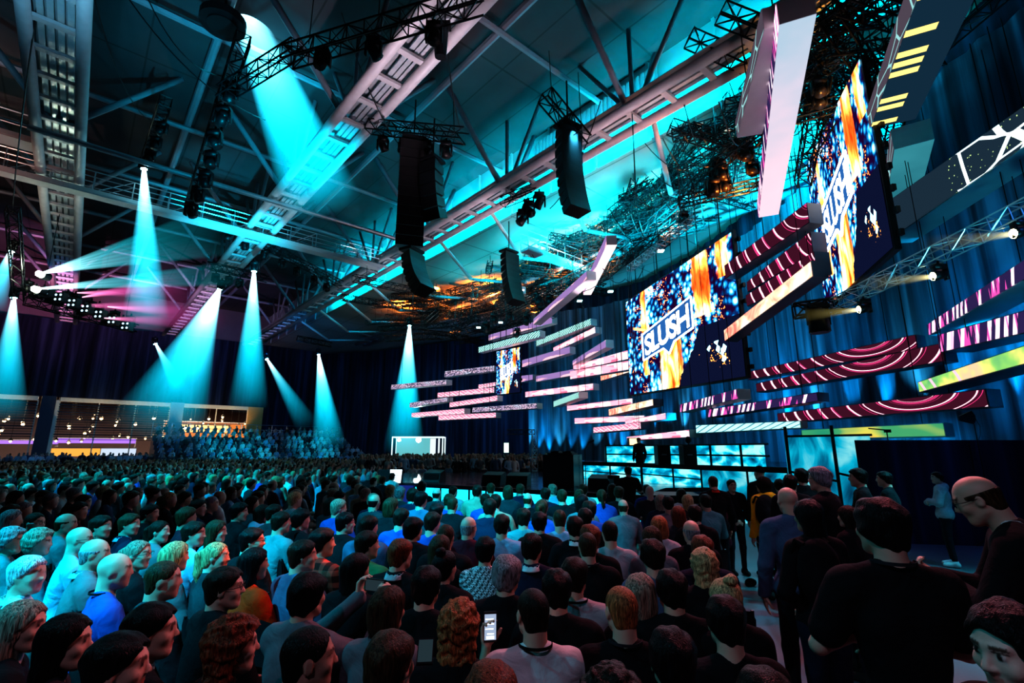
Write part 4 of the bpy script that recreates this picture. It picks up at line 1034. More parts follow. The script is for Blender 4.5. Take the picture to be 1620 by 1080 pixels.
a_ = P(1400,300,18); b_ = P(1446,228,11.8); a_.z = b_.z
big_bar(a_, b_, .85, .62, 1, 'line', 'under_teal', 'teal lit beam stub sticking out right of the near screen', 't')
big_bar(PZ(1412,196,10.2), PZ(1508,-30,10.2), .95, .55, 1, 'line', 'yel', 'overhead LED beam with yellow stripes at the top right', 't')

# screens -----------------------------------------------------
def screen_mat(name, strength):
    t = NT(name); u = t.n('TexCoord').outputs['UV']; s = t.n('SeparateXYZ', i_0=u); X, Y_ = s.outputs[0], s.outputs[1]
    asp = t.uv(scale=(1.6,1,1), src=u)
    wob = t.n('TexNoise', i_0=asp, i_Scale=6.0, i_Detail=4.0)
    uw = t.n('VectorMath', operation='ADD', i_0=asp, i_1=t.n('VectorMath', operation='SCALE', i_0=wob.outputs[1], i_Scale=.06).outputs[0]).outputs[0]
    v = t.n('TexVoronoi', i_0=uw, i_Scale=17.0, feature='F1'); blob = t.n('TexNoise', i_0=asp, i_Scale=3.2, i_Detail=3.0)
    blue = t.ramp(t.math('ADD', v.outputs[0], t.math('MULTIPLY', t.math('SUBTRACT', .56, blob.outputs[0]), 2.0)), [(.10,(.95,1,1)),(.28,(.35,.8,1)),(.48,(.02,.25,.6)),(.66,(.0,.03,.10)),(.85,(.01,.0,.02))])
    d = t.n('TexVoronoi', i_0=asp, i_Scale=52.0); on = t.n('TexNoise', i_0=asp, i_Scale=5.0, i_Detail=2.0)
    dots = t.math('MULTIPLY', t.math('LESS_THAN', d.outputs[0], .32), t.math('GREATER_THAN', on.outputs[0], .54))
    c = t.mix(dots, blue, c4((1,.30,.08)))
    # fire columns
    fn = t.n('TexNoise', i_0=t.uv(scale=(14,3.2,1), src=u), i_Scale=1.0, i_Detail=4.0, i_Distortion=.6)
    fire = t.ramp(fn.outputs[0], [(.30,(.18,.01,.0)),(.42,(.9,.12,.02)),(.52,(1,.40,.08)),(.62,(1,.80,.40)),(.72,(1,1,.9))])
    def band(c_, w_): return t.math('MULTIPLY', t.math('SUBTRACT', 1.0, t.math('DIVIDE', t.math('ABSOLUTE', t.math('SUBTRACT', t.math('ADD', X, t.math('MULTIPLY', t.math('SUBTRACT', wob.outputs[0], .5), .10)), c_)), w_)), 6.0, clamp=True)
    lo = t.math('MULTIPLY', band(.47, .11), t.math('LESS_THAN', Y_, .46)); hi = t.math('MULTIPLY', band(.76, .07), t.math('GREATER_THAN', Y_, .50)); th = t.math('MULTIPLY', band(.215, .035), t.math('GREATER_THAN', Y_, .15)); ed = t.math('MULTIPLY', band(.93,.05), t.math('GREATER_THAN', Y_, .72))
    f_ = t.math('MAXIMUM', t.math('MAXIMUM', lo, hi), t.math('MAXIMUM', th, ed), clamp=True); c = t.mix(f_, c, fire)
    # dark lower right with blue glyph-like shards
    dk = t.math('MULTIPLY', t.math('GREATER_THAN', t.math('SUBTRACT', t.math('ADD', X, t.math('MULTIPLY', wob.outputs[0], .12)), t.math('MULTIPLY', Y_, .5)), .58), t.math('LESS_THAN', Y_, .42))
    sh = t.n('TexVoronoi', i_0=t.uv(scale=(26,14,1), rot=(0,0,.6), src=u), i_Scale=1.0, distance='CHEBYCHEV'); rr = t.math('ADD', t.math('POWER', t.math('SUBTRACT', X, .84), 2.0), t.math('POWER', t.math('SUBTRACT', Y_, .20), 2.0))
    shards = t.math('MULTIPLY', t.math('LESS_THAN', sh.outputs[0], .32), t.math('LESS_THAN', rr, .007))
    dcol = t.mix(shards, t.mix(t.math('MULTIPLY', dots, t.math('LESS_THAN', rr, .02)), c4((.004,.006,.02)), c4((1,.35,.08))), c4((.45,.9,1)))
    c = t.mix(dk, c, dcol)
    # orange comet
    cm = t.math('ABSOLUTE', t.math('ADD', t.math('SUBTRACT', Y_, .66), t.math('MULTIPLY', t.math('SUBTRACT', X, .10), .55)))
    k = t.math('MULTIPLY', t.math('LESS_THAN', cm, .014), t.math('MULTIPLY', t.math('GREATER_THAN', X, .08), t.math('LESS_THAN', X, .30)))
    c = t.mix(k, c, c4((1,.50,.16)))
    return t.emit(c, strength)
M['screen'] = screen_mat('video_wall_content', 2.3); M['logo'] = glow('logo_white', (.95,.98,1), 5.0); M['logo2'] = glow('logo_blue', (.04,.16,.42), .9)
def text_mesh(s, bold=0.02):
    cu = bpy.data.curves.new('t', 'FONT'); cu.body = s; cu.align_x = 'CENTER'; cu.align_y = 'CENTER'; cu.size = 1; cu.offset = bold; cu.space_character = .92
    o = bpy.data.objects.new('t', cu); COL.objects.link(o); dg = bpy.context.evaluated_depsgraph_get(); me = bpy.data.meshes.new_from_object(o.evaluated_get(dg)); bpy.data.objects.remove(o); return me
def screen(pl, pr, z0l, z0r, z1l, z1r, label, tail=False):
    """pl / pr: (x, y) of the left and right edge"""
    A_, B_ = Vector((*pl, z0l)), Vector((*pr, z0r)); C_, D_ = Vector((*pr, z1r)), Vector((*pl, z1l)); o = empty('video_screen', A_)
    d = (B_-A_); dn = Vector((d.x,d.y,0)).normalized(); nn = Vector((dn.y,-dn.x,0))
    if nn.dot(A_) > 0: nn = -nn
    q = lambda u, v, e=0: ((A_*(1-u)+B_*u)*(1-v)+(D_*(1-u)+C_*u)*v)-A_+nn*e
    me = bpy.data.meshes.new('display'); N = 1
    me.from_pydata([q(0,0,.02), q(1,0,.02), q(1,1,.02), q(0,1,.02)], [], [(0,1,2,3)]); l = me.uv_layers.new(); l.data.foreach_set('uv', [0,0,1,0,1,1,0,1]); link('display', me, M['screen'], o)
    m = MB(); m.hexa([q(-.01,-.015,-.14), q(1.01,-.015,-.14), q(1.01,-.015,.0), q(-.01,-.015,.0), q(-.01,1.015,-.14), q(1.01,1.015,-.14), q(1.01,1.015,0), q(-.01,1.015,0)])
    for k in range(9):
        for u_ in (-.02, 1.02): m.box(q(u_, .06+.11*k, -.15), (.10,.12,.16))
    m.build('housing', M['black'], o)
    # logo: sheared white letters inside a slanted frame
    tm = text_mesh('SLUSH', .03); vs = np.array([v.co[:] for v in tm.vertices]); 
    w = vs[:,0].max()-vs[:,0].min(); h = vs[:,1].max()-vs[:,1].min(); cx = (vs[:,0].max()+vs[:,0].min())/2; cy = (vs[:,1].max()+vs[:,1].min())/2
    def Lg(x, y, e): return q(.435+x*.44, .50+y*.20+x*.12, e)    # x,y in -.5...5
    for v in tm.vertices: v.co = Lg((v.co.x-cx)/w, (v.co.y-cy)/h, .055)
    link('logo_lettering', tm, M['logo'], o)
    m = MB(); fr = [(-.56,-.62),(-.06,-.66),(.06,-1.05),(.18,-.66),(.56,-.62),(.56,.66),(-.56,.66)]
    for a2, b2 in zip(fr, fr[1:]+fr[:1]): m.beam(Lg(*a2,.05), Lg(*b2,.05), .07, .05)
    m.build('logo_outline', M['logo'], o)
    m = MB(); m.add([Lg(x,y,.035) for x,y in fr], [tuple(range(7))]); m.build('logo_ground', M['logo2'], o)
    for u_ in (.1,.35,.65,.9):
        m = MB(); m.tube(q(u_,1.02,-.2), q(u_,1.02,-.2)+Vector((0,0,max(.5,13.2-A_.z-(z1l-z0l)))), .03, 5); m.build('hanging_cable', M['black'], o)
    tag(o, label, 'screen'); return o
screen((6.5,27.0), (8.62,18.0), 4.95, 4.65, 10.2, 10.35, 'big central video screen with a fiery orange and blue graphic')
screen((11.2,16.9), (9.35,11.3), 6.95, 6.85, 12.5, 12.25, 'tall near video screen on the right seen at a steep angle')
a, b = P(785.5,624,36), P(823,620,35)
screen((a.x,a.y), (b.x,b.y), a.z, b.z, P(783,556,36).z, P(824,549,35).z, 'small distant video screen among the left LED beams')
# ================================================================ rigging
def truss_mesh(L, w=.42, seg=.5, r=.03, tri=False):
    m = MB(); h = w/2; cs = [(-h,-h),(h,-h),(h,h),(-h,h)] if not tri else [(-h,-h),(h,-h),(0,h)]
    n = max(2, int(L/seg))
    for x, z in cs: m.tube((x,0,z), (x,L,z), r, 5)
    for i in range(n):
        y0, y1 = L*i/n, L*(i+1)/n
        for k in range(len(cs)):
            a, b = cs[k], cs[(k+1) % len(cs)]
            if (i+k) % 2: a, b = b, a
            m.tube((a[0],y0,a[1]), (b[0],y1,b[1]), r*.62, 4, caps=False)
            m.tube((cs[k][0],y0,cs[k][1]), (cs[(k+1)%len(cs)][0],y0,cs[(k+1)%len(cs)][1]), r*.62, 4, caps=False)
    return m
def aim(o, a, b, roll=0):
    d = (Vector(b)-Vector(a)); o.location = a; o.rotation_euler = d.to_track_quat('Y', 'Z').to_euler()
def truss(a, b, label, mt='truss', w=.42, hang=True, group=None, seg=.5, r=.03):
    a, b = Vector(a), Vector(b); L = (b-a).length; o = empty('lighting_truss'); aim(o, a, b)
    key = ('truss', round(L, 1), w, mt, r); me = cached(key, lambda: truss_mesh(round(L,1), w, seg, r).mesh('lattice', [M[mt]])); link('lattice', me, None, o)
    if hang:
        q = o.rotation_euler.to_quaternion().inverted()
        for f in ((.12,.88) if L < 5 else (.12,.5,.88)):
            top = q @ Vector((0,0,max(.6, 14.4-(a.lerp(b,f)).z))); m = MB(); m.tube((0,L*f,w/2), Vector((0,L*f,0))+top, .016, 4); m.build('hanging_chain', M['black'], o)
    tag(o, label, 'truss', group); return o
def moving_head_meshes():
    y = MB(); y.box((0,0,-.10), (.36,.26,.16)); 
    for s in (-1,1): y.box((s*.20,0,-.34), (.05,.16,.40))
    y.tube((0,0,0),(0,0,.12),.04,6)
    h = MB(); h.tube((0,0,.14),(0,0,-.22),.13,12,.17); h.ball((0,0,.12),(.14,.14,.12),10)
    l = MB(); l.tube((0,0,-.215),(0,0,-.235),.14,12)
    return y, h, l
def moving_head(pt, target, label, lens='lens', s=1.0, group=None, name='moving_head_light'):
    pt = Vector(pt); o = empty(name, pt); o.scale = (s,)*3; 
    y, h, l = cached(('mh',), lambda: tuple(q.mesh(nm, [M[mm]], True) for q, nm, mm in zip(moving_head_meshes(), ('yoke','head','lens'), ('black','black','lens'))))
    link('yoke', y, None, o); d = (Vector(target)-pt).normalized() if target is not None else Vector((0,0,-1))
    hd = link('head', h, None, o); hd.location = (0,0,-.38); hd.rotation_euler = d.to_track_quat('-Z', 'Y').to_euler()
    ll = link('lens', l, None, hd); 
    ll.material_slots[0].link = 'OBJECT'; ll.material_slots[0].material = M[lens]
    tag(o, label, 'stage light', group); return pt+Vector((0,0,-.38*s))+d*.24*s

# haze beams: soft additive cones of lit haze
def haze_mat(name, c, st, L, p=2.2, fall=1.5, hot=(.75,1,1)):
    t = NT(name); co = t.n('TexCoord').outputs['Object']; z = t.math('DIVIDE', t.math('MULTIPLY', t.n('SeparateXYZ', i_0=co).outputs[2], -1.0), L)
    fac = t.math('POWER', t.math('MAXIMUM', t.math('SUBTRACT', 1.0, z), 0.0), fall)
    lw = t.n('LayerWeight', i_Blend=.5); e = t.math('POWER', t.math('SUBTRACT', 1.0, lw.outputs['Facing']), p)
    nz = t.n('TexNoise', i_0=t.uv(kind='Object', scale=(2,2,.5)), i_Scale=.8, i_Detail=3.0); k = t.math('ADD', t.math('MULTIPLY', nz.outputs[0], .7), .65)
    near = t.math('ADD', 1.0, t.math('MULTIPLY', t.math('POWER', t.math('SUBTRACT', 1.0, z, clamp=True), 12.0), 5.0))
    s = t.math('MULTIPLY', t.math('MULTIPLY', t.math('MULTIPLY', fac, e), t.math('MULTIPLY', k, near)), st)
    colr = t.mix(t.math('POWER', t.math('SUBTRACT', 1.0, z, clamp=True), 5.0), c4(c), c4(hot))
    em = t.n('Emission'); t.set(em, 0, colr); t.set(em, 1, s); tr = t.n('BsdfTransparent'); ad = t.n('AddShader')
    t.t.links.new(em.outputs[0], ad.inputs[0]); t.t.links.new(tr.outputs[0], ad.inputs[1]); t.t.links.new(ad.outputs[0], t.out.inputs[0]); return t.m
def haze_cone(a, b, r1, c, st, label, r0=.10, fall=1.5, p=2.3, n=40, name='light_cone', hot=(.75,1,1), group=None):
    a, b = Vector(a), Vector(b); L = (b-a).length; m = MB(); N = 14; vs = []; fs = []
    for j in range(N+1):
        f = j/N; r = r0+(r1-r0)*f
        for i in range(n): t_ = 2*math.pi*i/n; vs.append((r*math.cos(t_), r*math.sin(t_), -L*f))
    for j in range(N):
        for i in range(n): fs.append((j*n+i, (j+1)*n+i, (j+1)*n+(i+1)%n, j*n+(i+1)%n))
    m.add(vs, fs); o = m.build(name, haze_mat(name+'_haze', c, st, L, p, fall, hot), smooth=True)
    o.location = a; o.rotation_euler = (b-a).to_track_quat('-Z', 'Y').to_euler(); tag(o, label, 'light beam', group); return o
CY = (.0,.62,.85)
def spot(a, b, c, e, ang, blend=.6, r=.15):
    l = bpy.data.lights.new('spot', 'SPOT'); l.color = c; l.energy = e; l.spot_size = R(ang); l.spot_blend = blend; l.shadow_soft_size = r
    o = bpy.data.objects.new('spot', l); COL.objects.link(o); o.location = a; o.rotation_euler = (Vector(b)-Vector(a)).to_track_quat('-Z', 'Y').to_euler(); return o
def area(a, b, c, e, sx, sy=None):
    l = bpy.data.lights.new('area', 'AREA'); l.color = c; l.energy = e; l.shape = 'RECTANGLE'; l.size = sx; l.size_y = sy or sx
    o = bpy.data.objects.new('area', l); COL.objects.link(o); o.location = a; o.rotation_euler = (Vector(b)-Vector(a)).to_track_quat('-Z', 'Y').to_euler(); return o

# big overhead beam
A0 = PZ(372,-60,12.5)
def cone_px(px, py, Ya, qx, qy, Yb, wpx, st, label, **k):
    a, b = P(px, py, Ya), P(qx, qy, Yb); b = a+(b-a)*1.15
    haze_cone(a, b, wpx/2/780*Yb*1.1, CY, st*1.7, label, **k); return a, b
# (source px, Y, end px, Y, end half width)
a, b = P(365,-40,15.5), P(515,330,21.5)
haze_cone(a, b, 1.9, CY, 2.6, 'widest cyan light cone slanting down from the top of the frame', r0=.35, fall=.9)
moving_head(a+Vector((0,0,.5)), b, 'moving head lamp at the top edge feeding the widest cyan cone', s=1.4)
C = [(228,266,22,231,480,22,62,1.0,'cyan light cone dropping from the short truss on the left',.9),
 (348,456,30,262,650,31,125,1.3,'thick cyan light cone leaning down to the left',1.3),
 (402,428,27,394,620,27,56,1.1,'cyan light cone straight down beside the dark truss',1.2),
 (504,560,44,519,690,44,50,1.0,'cyan light cone in front of the dark drape left of the stage',1.2),
 (648,514,38,640,690,38,62,1.1,'cyan light cone left of the hanging LED beams',1.2),
 (18,396,24,-12,480,24,40,.8,'cyan light cone cut by the left edge, upper one',1.2),
 (22,470,26,8,640,26,56,.7,'cyan light cone near the left edge below the star lamps',1.2),
 (246,543,42,282,612,42,26,.5,'faint thin cyan beam left of the thick cone',1.2),
 (422,567,42,478,660,42,34,.45,'faint slanted cyan beam on the dark drape',1.2)]
for px, py, Ya, qx, qy, Yb, w, st_, lb, fl in C:
    a, b = cone_px(px, py, Ya, qx, qy, Yb, w, st_, lb, r0=.08, fall=fl)
    moving_head(a+Vector((0,0,.36))-(b-a).normalized()*.2, b, 'moving head lamp at the tip of the '+lb.split(' light cone')[0].split(' beam')[0].replace('cyan','cyan')+' beam, '+{228:'short truss',348:'thick leaning cone',402:'straight cone',504:'drape front',648:'by the LED beams',18:'left edge upper',22:'left edge lower',246:'small left',422:'small right'}[px], s=1.0)
# star lamps with fans of rays
S1, S2 = P(62,433,23), P(55,457,23)
for q, lb in ((S1,'upper of the two star bright lamps at the left'),(S2,'lower of the two star bright lamps at the left')):
    o = empty('strobe_lamp', q); m = MB(); m.ball((0,0,0), .15, 12); m.build('bulb', M['lens_star'], o, True); m = MB(); m.tube((0,.12,0),(0,.5,0),.2,10); m.build('housing', M['black'], o); tag(o, lb, 'stage light')
k = 0
for i in range(9):
    s = S1 if i < 6 else S2; e = P(345+6*i, 330+13*i+ (10 if i > 5 else 0), 24+i*.5); haze_cone(s, e, .35, (.0,.5,.6), .42, 'thin teal ray of the fan spreading from the star lamps', r0=.03, fall=1.3, n=12, name='light_ray', group='teal rays fanning from the star lamps')
for i, (x0, y0, x1, y1) in enumerate(((122,463,330,462),(120,483,330,485),(165,503,360,512),(170,485,360,500),(130,470,300,440))):
    haze_cone(P(x0,y0,25), P(x1,y1,27), .75, (.75,.10,.42), .26, 'pink ray shooting right from the dark lamp truss', r0=.03, fall=1.3, n=12, name='light_ray', hot=(1,.4,.6), group='pink rays from the dark lamp truss')

# trusses with lamps: left side
def lamps_on(a, b, n, tag_, s=1.0, lens='rubber', seed=1, down=True):
    r = random.Random(seed); a, b = Vector(a), Vector(b)
    for i in range(n):
        q = a.lerp(b, (i+.5)/n)+Vector((r.uniform(-.1,.1),r.uniform(-.1,.1),-.25))
        moving_head(q, q+Vector((r.uniform(-.8,.8),r.uniform(-.8,.8),-1)), f'black moving head lamp hanging on {tag_}', lens, s, group='lamps on '+tag_)
T = truss
T(P(262,160,17.5), P(232,250,22), 'short dark truss high on the left carrying a cyan lamp'); lamps_on(P(258,170,17.7), P(236,240,21.5), 3, 'the short high left truss', seed=2)
T(P(385,60,13.5), P(300,330,21.5), 'long dark truss receding on the left below the big cone'); lamps_on(P(378,100,14), P(305,325,21), 7, 'the long receding left truss', 1.2, seed=3)
T(PZ(455,90,12.2), PZ(760,0,12.2), 'dark truss crossing the top centre'); lamps_on(PZ(480,80,12.1), PZ(730,15,12.1), 3, 'the top centre truss', .9, seed=4)
T(P(470,75,13), P(350,150,14.5), 'dark truss joining the cone lamp to the receding truss')
T(P(585,200,17), P(735,215,15.5), 'dark truss holding the tall central speaker array'); lamps_on(P(590,205,17), P(725,218,15.7), 4, 'the central speaker truss', 1.0, seed=5)
T(P(340,345,27), P(540,450,34), 'dark truss running right past the straight cyan cone'); lamps_on(P(345,350,27), P(530,448,34), 7, 'the truss behind the straight cone', 1.0, seed=6)
T(P(330,420,30), P(420,440,30), 'short dark truss behind the thick cyan cone'); lamps_on(P(335,425,30), P(412,442,30), 4, 'the truss above the thick cone', 1.0, seed=7)
T(P(20,330,20), P(30,470,24), 'dark upright truss at the left edge', hang=False)
T(P(40,475,24), P(215,520,28), 'dark lamp truss slanting right under the star lamps')
r_ = random.Random(3)
for i in range(14):
    q = P(45+i*12.5, 448+i*4+r_.uniform(-8,8), 24+i*.3); moving_head(q, q+Vector((1,-1,-.6)), 'black lamp with pale glints on the dark lamp truss at left', 'rubber', 1.1, group='lamps on the dark lamp truss at left')
for i in range(7):
    q = P(75+i*21, 462+i*9, 24+i*.4); o = empty('blinder_lamp', q); m = MB(); m.box((0,0,0),(.5,.3,.5)); m.build('housing', M['black'], o)
    M['blind'] = M.get('blind') or glow('blinder_lens', (.5,.8,1), 1.6)
    for x in (-.12,.12):
        for z in (-.12,.12): m = MB(); m.tube((x,-.155,z),(x,-.17,z),.06,8); m.build('lens', M['blind'], o)
    tag(o, 'square black blinder lamp with four dim bulbs', 'stage light', 'blinder lamps along the dark left truss')
T(P(470,535,42), P(525,545,43), 'short dark truss above the cone by the dark drape', hang=False)
T(P(560,440,30), P(700,470,36), 'dark truss behind the foot of the central speaker array'); T(P(540,470,36), P(760,505,38), 'low dark truss above the left LED beams')
# stage contour trusses (black lattice forest)
Q = [(600,505,41),(700,500,38),(790,480,35),(870,440,31),(950,395,27),(1030,335,23),(1100,270,19.5),(1170,205,16.5),(1250,120,14.2),(1330,60,12.6)]
for i, (p0, p1) in enumerate(zip(Q[:-1], Q[1:])):
    for j in range(6):
        dy = (-32,-4,22,46,8,-52)[j]*(18/p0[2])**.5; dz = (0,.9,-.5,1.6,2.2,-.8)[j]
        a = P(p0[0]+(-10,12,0,8,-20,10)[j], p0[1]+dy, p0[2]+dz); b = P(p1[0]+(-4,14,6,0,-6,-8)[j], p1[1]+dy, p1[2]+dz)
        T(a, b, 'black lattice truss of the dense rig above the hanging LED beams', group='black trusses of the dense rig above the stage', w=.5 if j % 2 else .36, seg=.45)
for i in range(70):
    k = r_.uniform(0, len(Q)-1.01); i0 = int(k); f = k-i0; p0 = [Q[i0][j]*(1-f)+Q[i0+1][j]*f for j in range(3)]
    a = P(p0[0]+r_.uniform(-25,25), p0[1]+r_.uniform(-45,50), p0[2]+r_.uniform(-2,3)); an = r_.uniform(-1.2,1.0); L = r_.uniform(1.6,4)
    b = a+Vector((math.cos(an)*L, math.sin(an)*L, r_.uniform(-.3,.5)*(2 if i % 3 == 0 else .4)))
    T(a, b, 'black cross truss in the dense rig above the stage', group='black cross trusses of the dense rig', w=.34, seg=.4)
for i in range(46):
    k = r_.uniform(2.6, len(Q)-1.01); i0 = int(k); f = k-i0; p0 = [Q[i0][j]*(1-f)+Q[i0+1][j]*f for j in range(3)]
    a = P(p0[0]+r_.uniform(-90,10), p0[1]+r_.uniform(-95,-10), p0[2]+r_.uniform(-1,1.5)); an = r_.uniform(-1.6,1.4); L = r_.uniform(1.4,3.2); a.z = min(a.z, 14.0)
    T(a, a+Vector((math.cos(an)*L, math.sin(an)*L, r_.uniform(-.2,.4))), 'black truss crossing before the cyan lit roof', group='black trusses before the cyan lit roof', w=.34, seg=.4)
for i in range(60):
    k = r_.uniform(2.0, len(Q)-1.01); i0 = int(k); f = k-i0; p0 = [Q[i0][j]*(1-f)+Q[i0+1][j]*f for j in range(3)]
    a = P(p0[0]+r_.uniform(-80,30), p0[1]+r_.uniform(-60,20), p0[2]+r_.uniform(-1,1.5)); m = MB(); m.tube((0,0,0),(0,0,max(1.0,14.7-a.z)),.018,4); o = m.build('hanging_line', M['black']); o.location = a; tag(o, 'thin black hanging line of the dense rig', 'cable', 'vertical hanging lines of the dense rig')
for i in range(34):
    k = r_.uniform(1.5, len(Q)-1.01); i0 = int(k); f = k-i0; p0 = [Q[i0][j]*(1-f)+Q[i0+1][j]*f for j in range(3)]
    q = P(p0[0]+r_.uniform(-20,25), p0[1]+r_.uniform(0,60), p0[2]+r_.uniform(-1,1)); moving_head(q, q+Vector((-.3,-.5,-1)), 'black lamp hanging in the dense rig above the stage', 'rubber', r_.uniform(.9,1.3), group='lamps of the dense rig above the stage')
# cables looping in the rig
for i in range(90):
    k = r_.uniform(2, len(Q)-1.01); i0 = int(k); f = k-i0; p0 = [Q[i0][j]*(1-f)+Q[i0+1][j]*f for j in range(3)]
    a = P(p0[0]+r_.uniform(-50,50), p0[1]+r_.uniform(-60,60), p0[2]+r_.uniform(-1,2)); a.z = min(a.z, 13.6); b = a+Vector((r_.uniform(-2.5,1.0), r_.uniform(-3,1.5), r_.uniform(-.5,.8))); m = MB(); sag = r_.uniform(.3,1.4)
    m.path([a.lerp(b,t)-Vector((0,0,sag*4*t*(1-t)))-a for t in np.linspace(0,1,9)], .022, 4); o = m.build('rig_cable', M['rubber']); o.location = a; tag(o, 'black cable looping through the dense rig', 'cable', 'loose cables in the dense rig')
for px, py, Y0, qx, qy, Y1 in ((205,0,13,420,190,15),(235,0,13,350,120,14.5),(150,0,12,235,190,18),(60,0,12,20,330,20),(700,0,13,728,205,16),(540,20,14,640,240,17),(1000,180,14.5,1005,300,15),(950,160,15,870,330,17)):
    a, b = P(px,py,Y0), P(qx,qy,Y1); m = MB(); m.path([a.lerp(b,t)-Vector((0,0,.6*4*t*(1-t)))-a for t in np.linspace(0,1,12)], .02, 4); o = m.build('rig_cable', M['rubber']); o.location = a; tag(o, 'thin black cable sagging under the roof', 'cable', 'thin cables sagging under the roof')
# bright ladder truss above the big screen and the pale truss on the right
T(P(995,425,24), P(1100,345,18.5), 'slim pale ladder truss above the big central screen', 'alu', .26, seg=.4, r=.02)
T(P(1310,488,12.4), P(1650,318,7.8), 'long pale truss crossing in front of the right backdrop', 'alu', .30, hang=False, seg=.35, r=.016)
for px, py, Y0, lb in ((1366,487,11.3,'lowest'),(1484,432,9.6,'middle'),(1612,362,8.2,'rightmost')):
    q = P(px, py-14, Y0); e = moving_head(q, q+Vector((-1,.15,-.15)), f'warm lit lamp on the pale right truss, {lb} of three', 'lens_w', .62)
    haze_cone(e, e+Vector((-1.5,.3,-.1)), .22, (.5,.42,.15), .25, f'faint yellow beam of the {lb} lamp on the pale right truss', r0=.05, hot=(1,.85,.4))
T(P(1256,492,12.6), P(1330,482,12.2), 'short dark truss stub left of the pale truss', 'truss', .34, hang=False, seg=.3)
q = P(1293,492,12.3); o = empty('hanging_spotlight', q); m = MB(); m.tube((0,0,.0),(0,0,-.55),.22,14,.25); m.ball((0,0,-.05),(.22,.22,.16),12); m.build('head', M['black'], o, True)
m = MB(); m.tube((0,0,-.55),(0,0,-.58),.21,14); m.build('lens', M['rubber'], o); m = MB(); m.box((0,0,.12),(.5,.3,.12)); [m.box((s*.26,0,-.12),(.05,.1,.5)) for s in (-1,1)]; m.build('yoke', M['black'], o); tag(o, 'large black spotlight hanging below the near video screen', 'stage light')
# ladder of yellow-lit rig behind the upper right, with handrail
T(PZ(1440,110,13.5), PZ(1590,-20,13.5), 'dark truss in front of the amber ceiling at the top right')
for i, (x0,y0,Y0,x1,y1,Y1) in enumerate(((1290,250,15,1380,110,12),(1270,290,16,1300,120,13),(1250,60,12,1400,40,11),(1310,20,11,1400,150,12.5),(1400,60,11,1480,100,12),(1300,180,14,1390,180,13),(1120,140,17,1240,160,15),(1090,60,14,1180,100,14),(1140,20,12,1240,60,12),(1060,200,17,1180,240,17),(1400,240,13,1440,60,12),(1330,0,10.5,1420,30,11))):
    T(P(x0,y0,Y0), P(x1,y1,Y1), 'black truss in the tangle around the top of the near screen', group='black trusses around the top of the near screen', w=.45, seg=.4)
# truss tower beside the backdrop
q = P(846,727,27.2); o = empty('truss_tower', (q.x,q.y,DZ)); me = truss_mesh(2.2,.3,.35,.018).mesh('lattice', [M['alu']]); l_ = link('lattice', me, None, o); l_.rotation_euler = (math.pi/2,0,0)
me = truss_mesh(1.5,.25,.35,.018).mesh('lattice', [M['truss']]); l_ = link('cross_arm', me, None, o); l_.location = (0,0,2.05); l_.rotation_euler = (0,0,math.pi/2); tag(o, 'slim truss tower with a side arm left of the blue lit drapes', 'truss')

# ---------------------------------------------------------------- line arrays
def line_array(top, n, curve, w, h, d, face, label, splay0=0):
    o = empty('line_array_speaker', top, face); a = splay0; p_ = Vector((0,0,-.25))
    m = MB(); m.box((0,0,-.12),(w*.9,d*1.1,.1)); m.tube((0,0,-.1),(0,0,1.6),.03,5); m.build('rigging_frame', M['black'], o)
    me = cached(('cab',w,h,d), lambda: (lambda q: (q.hexa([Vector(c) for c in ((-w/2,-d/2,-h),(w/2,-d/2,-h),(w*.36,d/2,-h*.86),(-w*.36,d/2,-h*.86),(-w/2,-d/2,0),(w/2,-d/2,0),(w*.36,d/2,-h*.14),(-w*.36,d/2,-h*.14))]), q.mesh('cabinet', [M['rubber']]))[1])(MB()))
    for i in range(n):
        c = link('cabinet', me, None, o); c.location = p_; c.rotation_euler = (a, 0, 0)
        p_ = p_+Matrix.Rotation(a,3,'X') @ Vector((0,0,-h*1.04)); a += curve
    tag(o, label, 'speaker'); return o
line_array(P(655,218,16.2), 11, R(.0), .95, .36, .55, R(15), 'tall straight black speaker array hanging in the centre')
line_array(P(652,392,16.2), 6, R(-6), .8, .26, .5, R(60), 'smaller curved speaker array below the tall central one', R(-8))
line_array(P(898,195,14.2), 9, R(-2.8), .85, .33, .5, R(35), 'curved black speaker array hanging in front of the cyan roof', R(6))
T(P(862,150,13.2), P(925,225,14.4), 'short pale-edged truss carrying the curved speaker array', 'truss'); 
line_array(P(805,395,24), 8, R(-3), .95, .34, .55, R(45), 'distant curved speaker array above the LED beams')
T(P(795,320,22), P(845,300,21), 'short dark truss above the distant speaker array', 'truss'); lamps_on(P(860,290,20.5), P(820,330,22), 3, 'the truss of the distant speaker array', 1.3, seed=9)
line_array(P(685,250,15.8), 5, R(5), .7, .4, .6, R(-30), 'bulky black speaker cluster right of the tall central array')
o = empty('ceiling_ventilator', P(352,40,15)); m = MB(); m.tube((0,0,0),(0,0,.3),.75,24); m.build('housing', M['black'], o); m = MB(); m.tube((0,0,-.06),(0,0,0),.5,24); m.build('opening', M['rubber'], o); m = MB(); m.tube((0,0,.3),(0,0,3),.05,6); m.build('rod', M['black'], o); tag(o, 'round dark drum hanging beside the widest cyan cone', 'ventilator')
q = P(697,50,12.3); o = empty('hanging_projector', q); m = MB(); m.tube((0,0,.1),(0,.15,-.75),.24,10,.17); m.build('body', M['black'], o); m = MB(); m.box((0,0,.2),(.6,.3,.12)); m.build('bracket', M['black'], o); m = MB(); m.box((-.1,-.24,-.12),(.16,.02,.08)); m.build('indicator', glow('amber_indicator', (1,.7,.2), 2), o); tag(o, 'large black lamp with amber glint under the top centre truss', 'stage light')
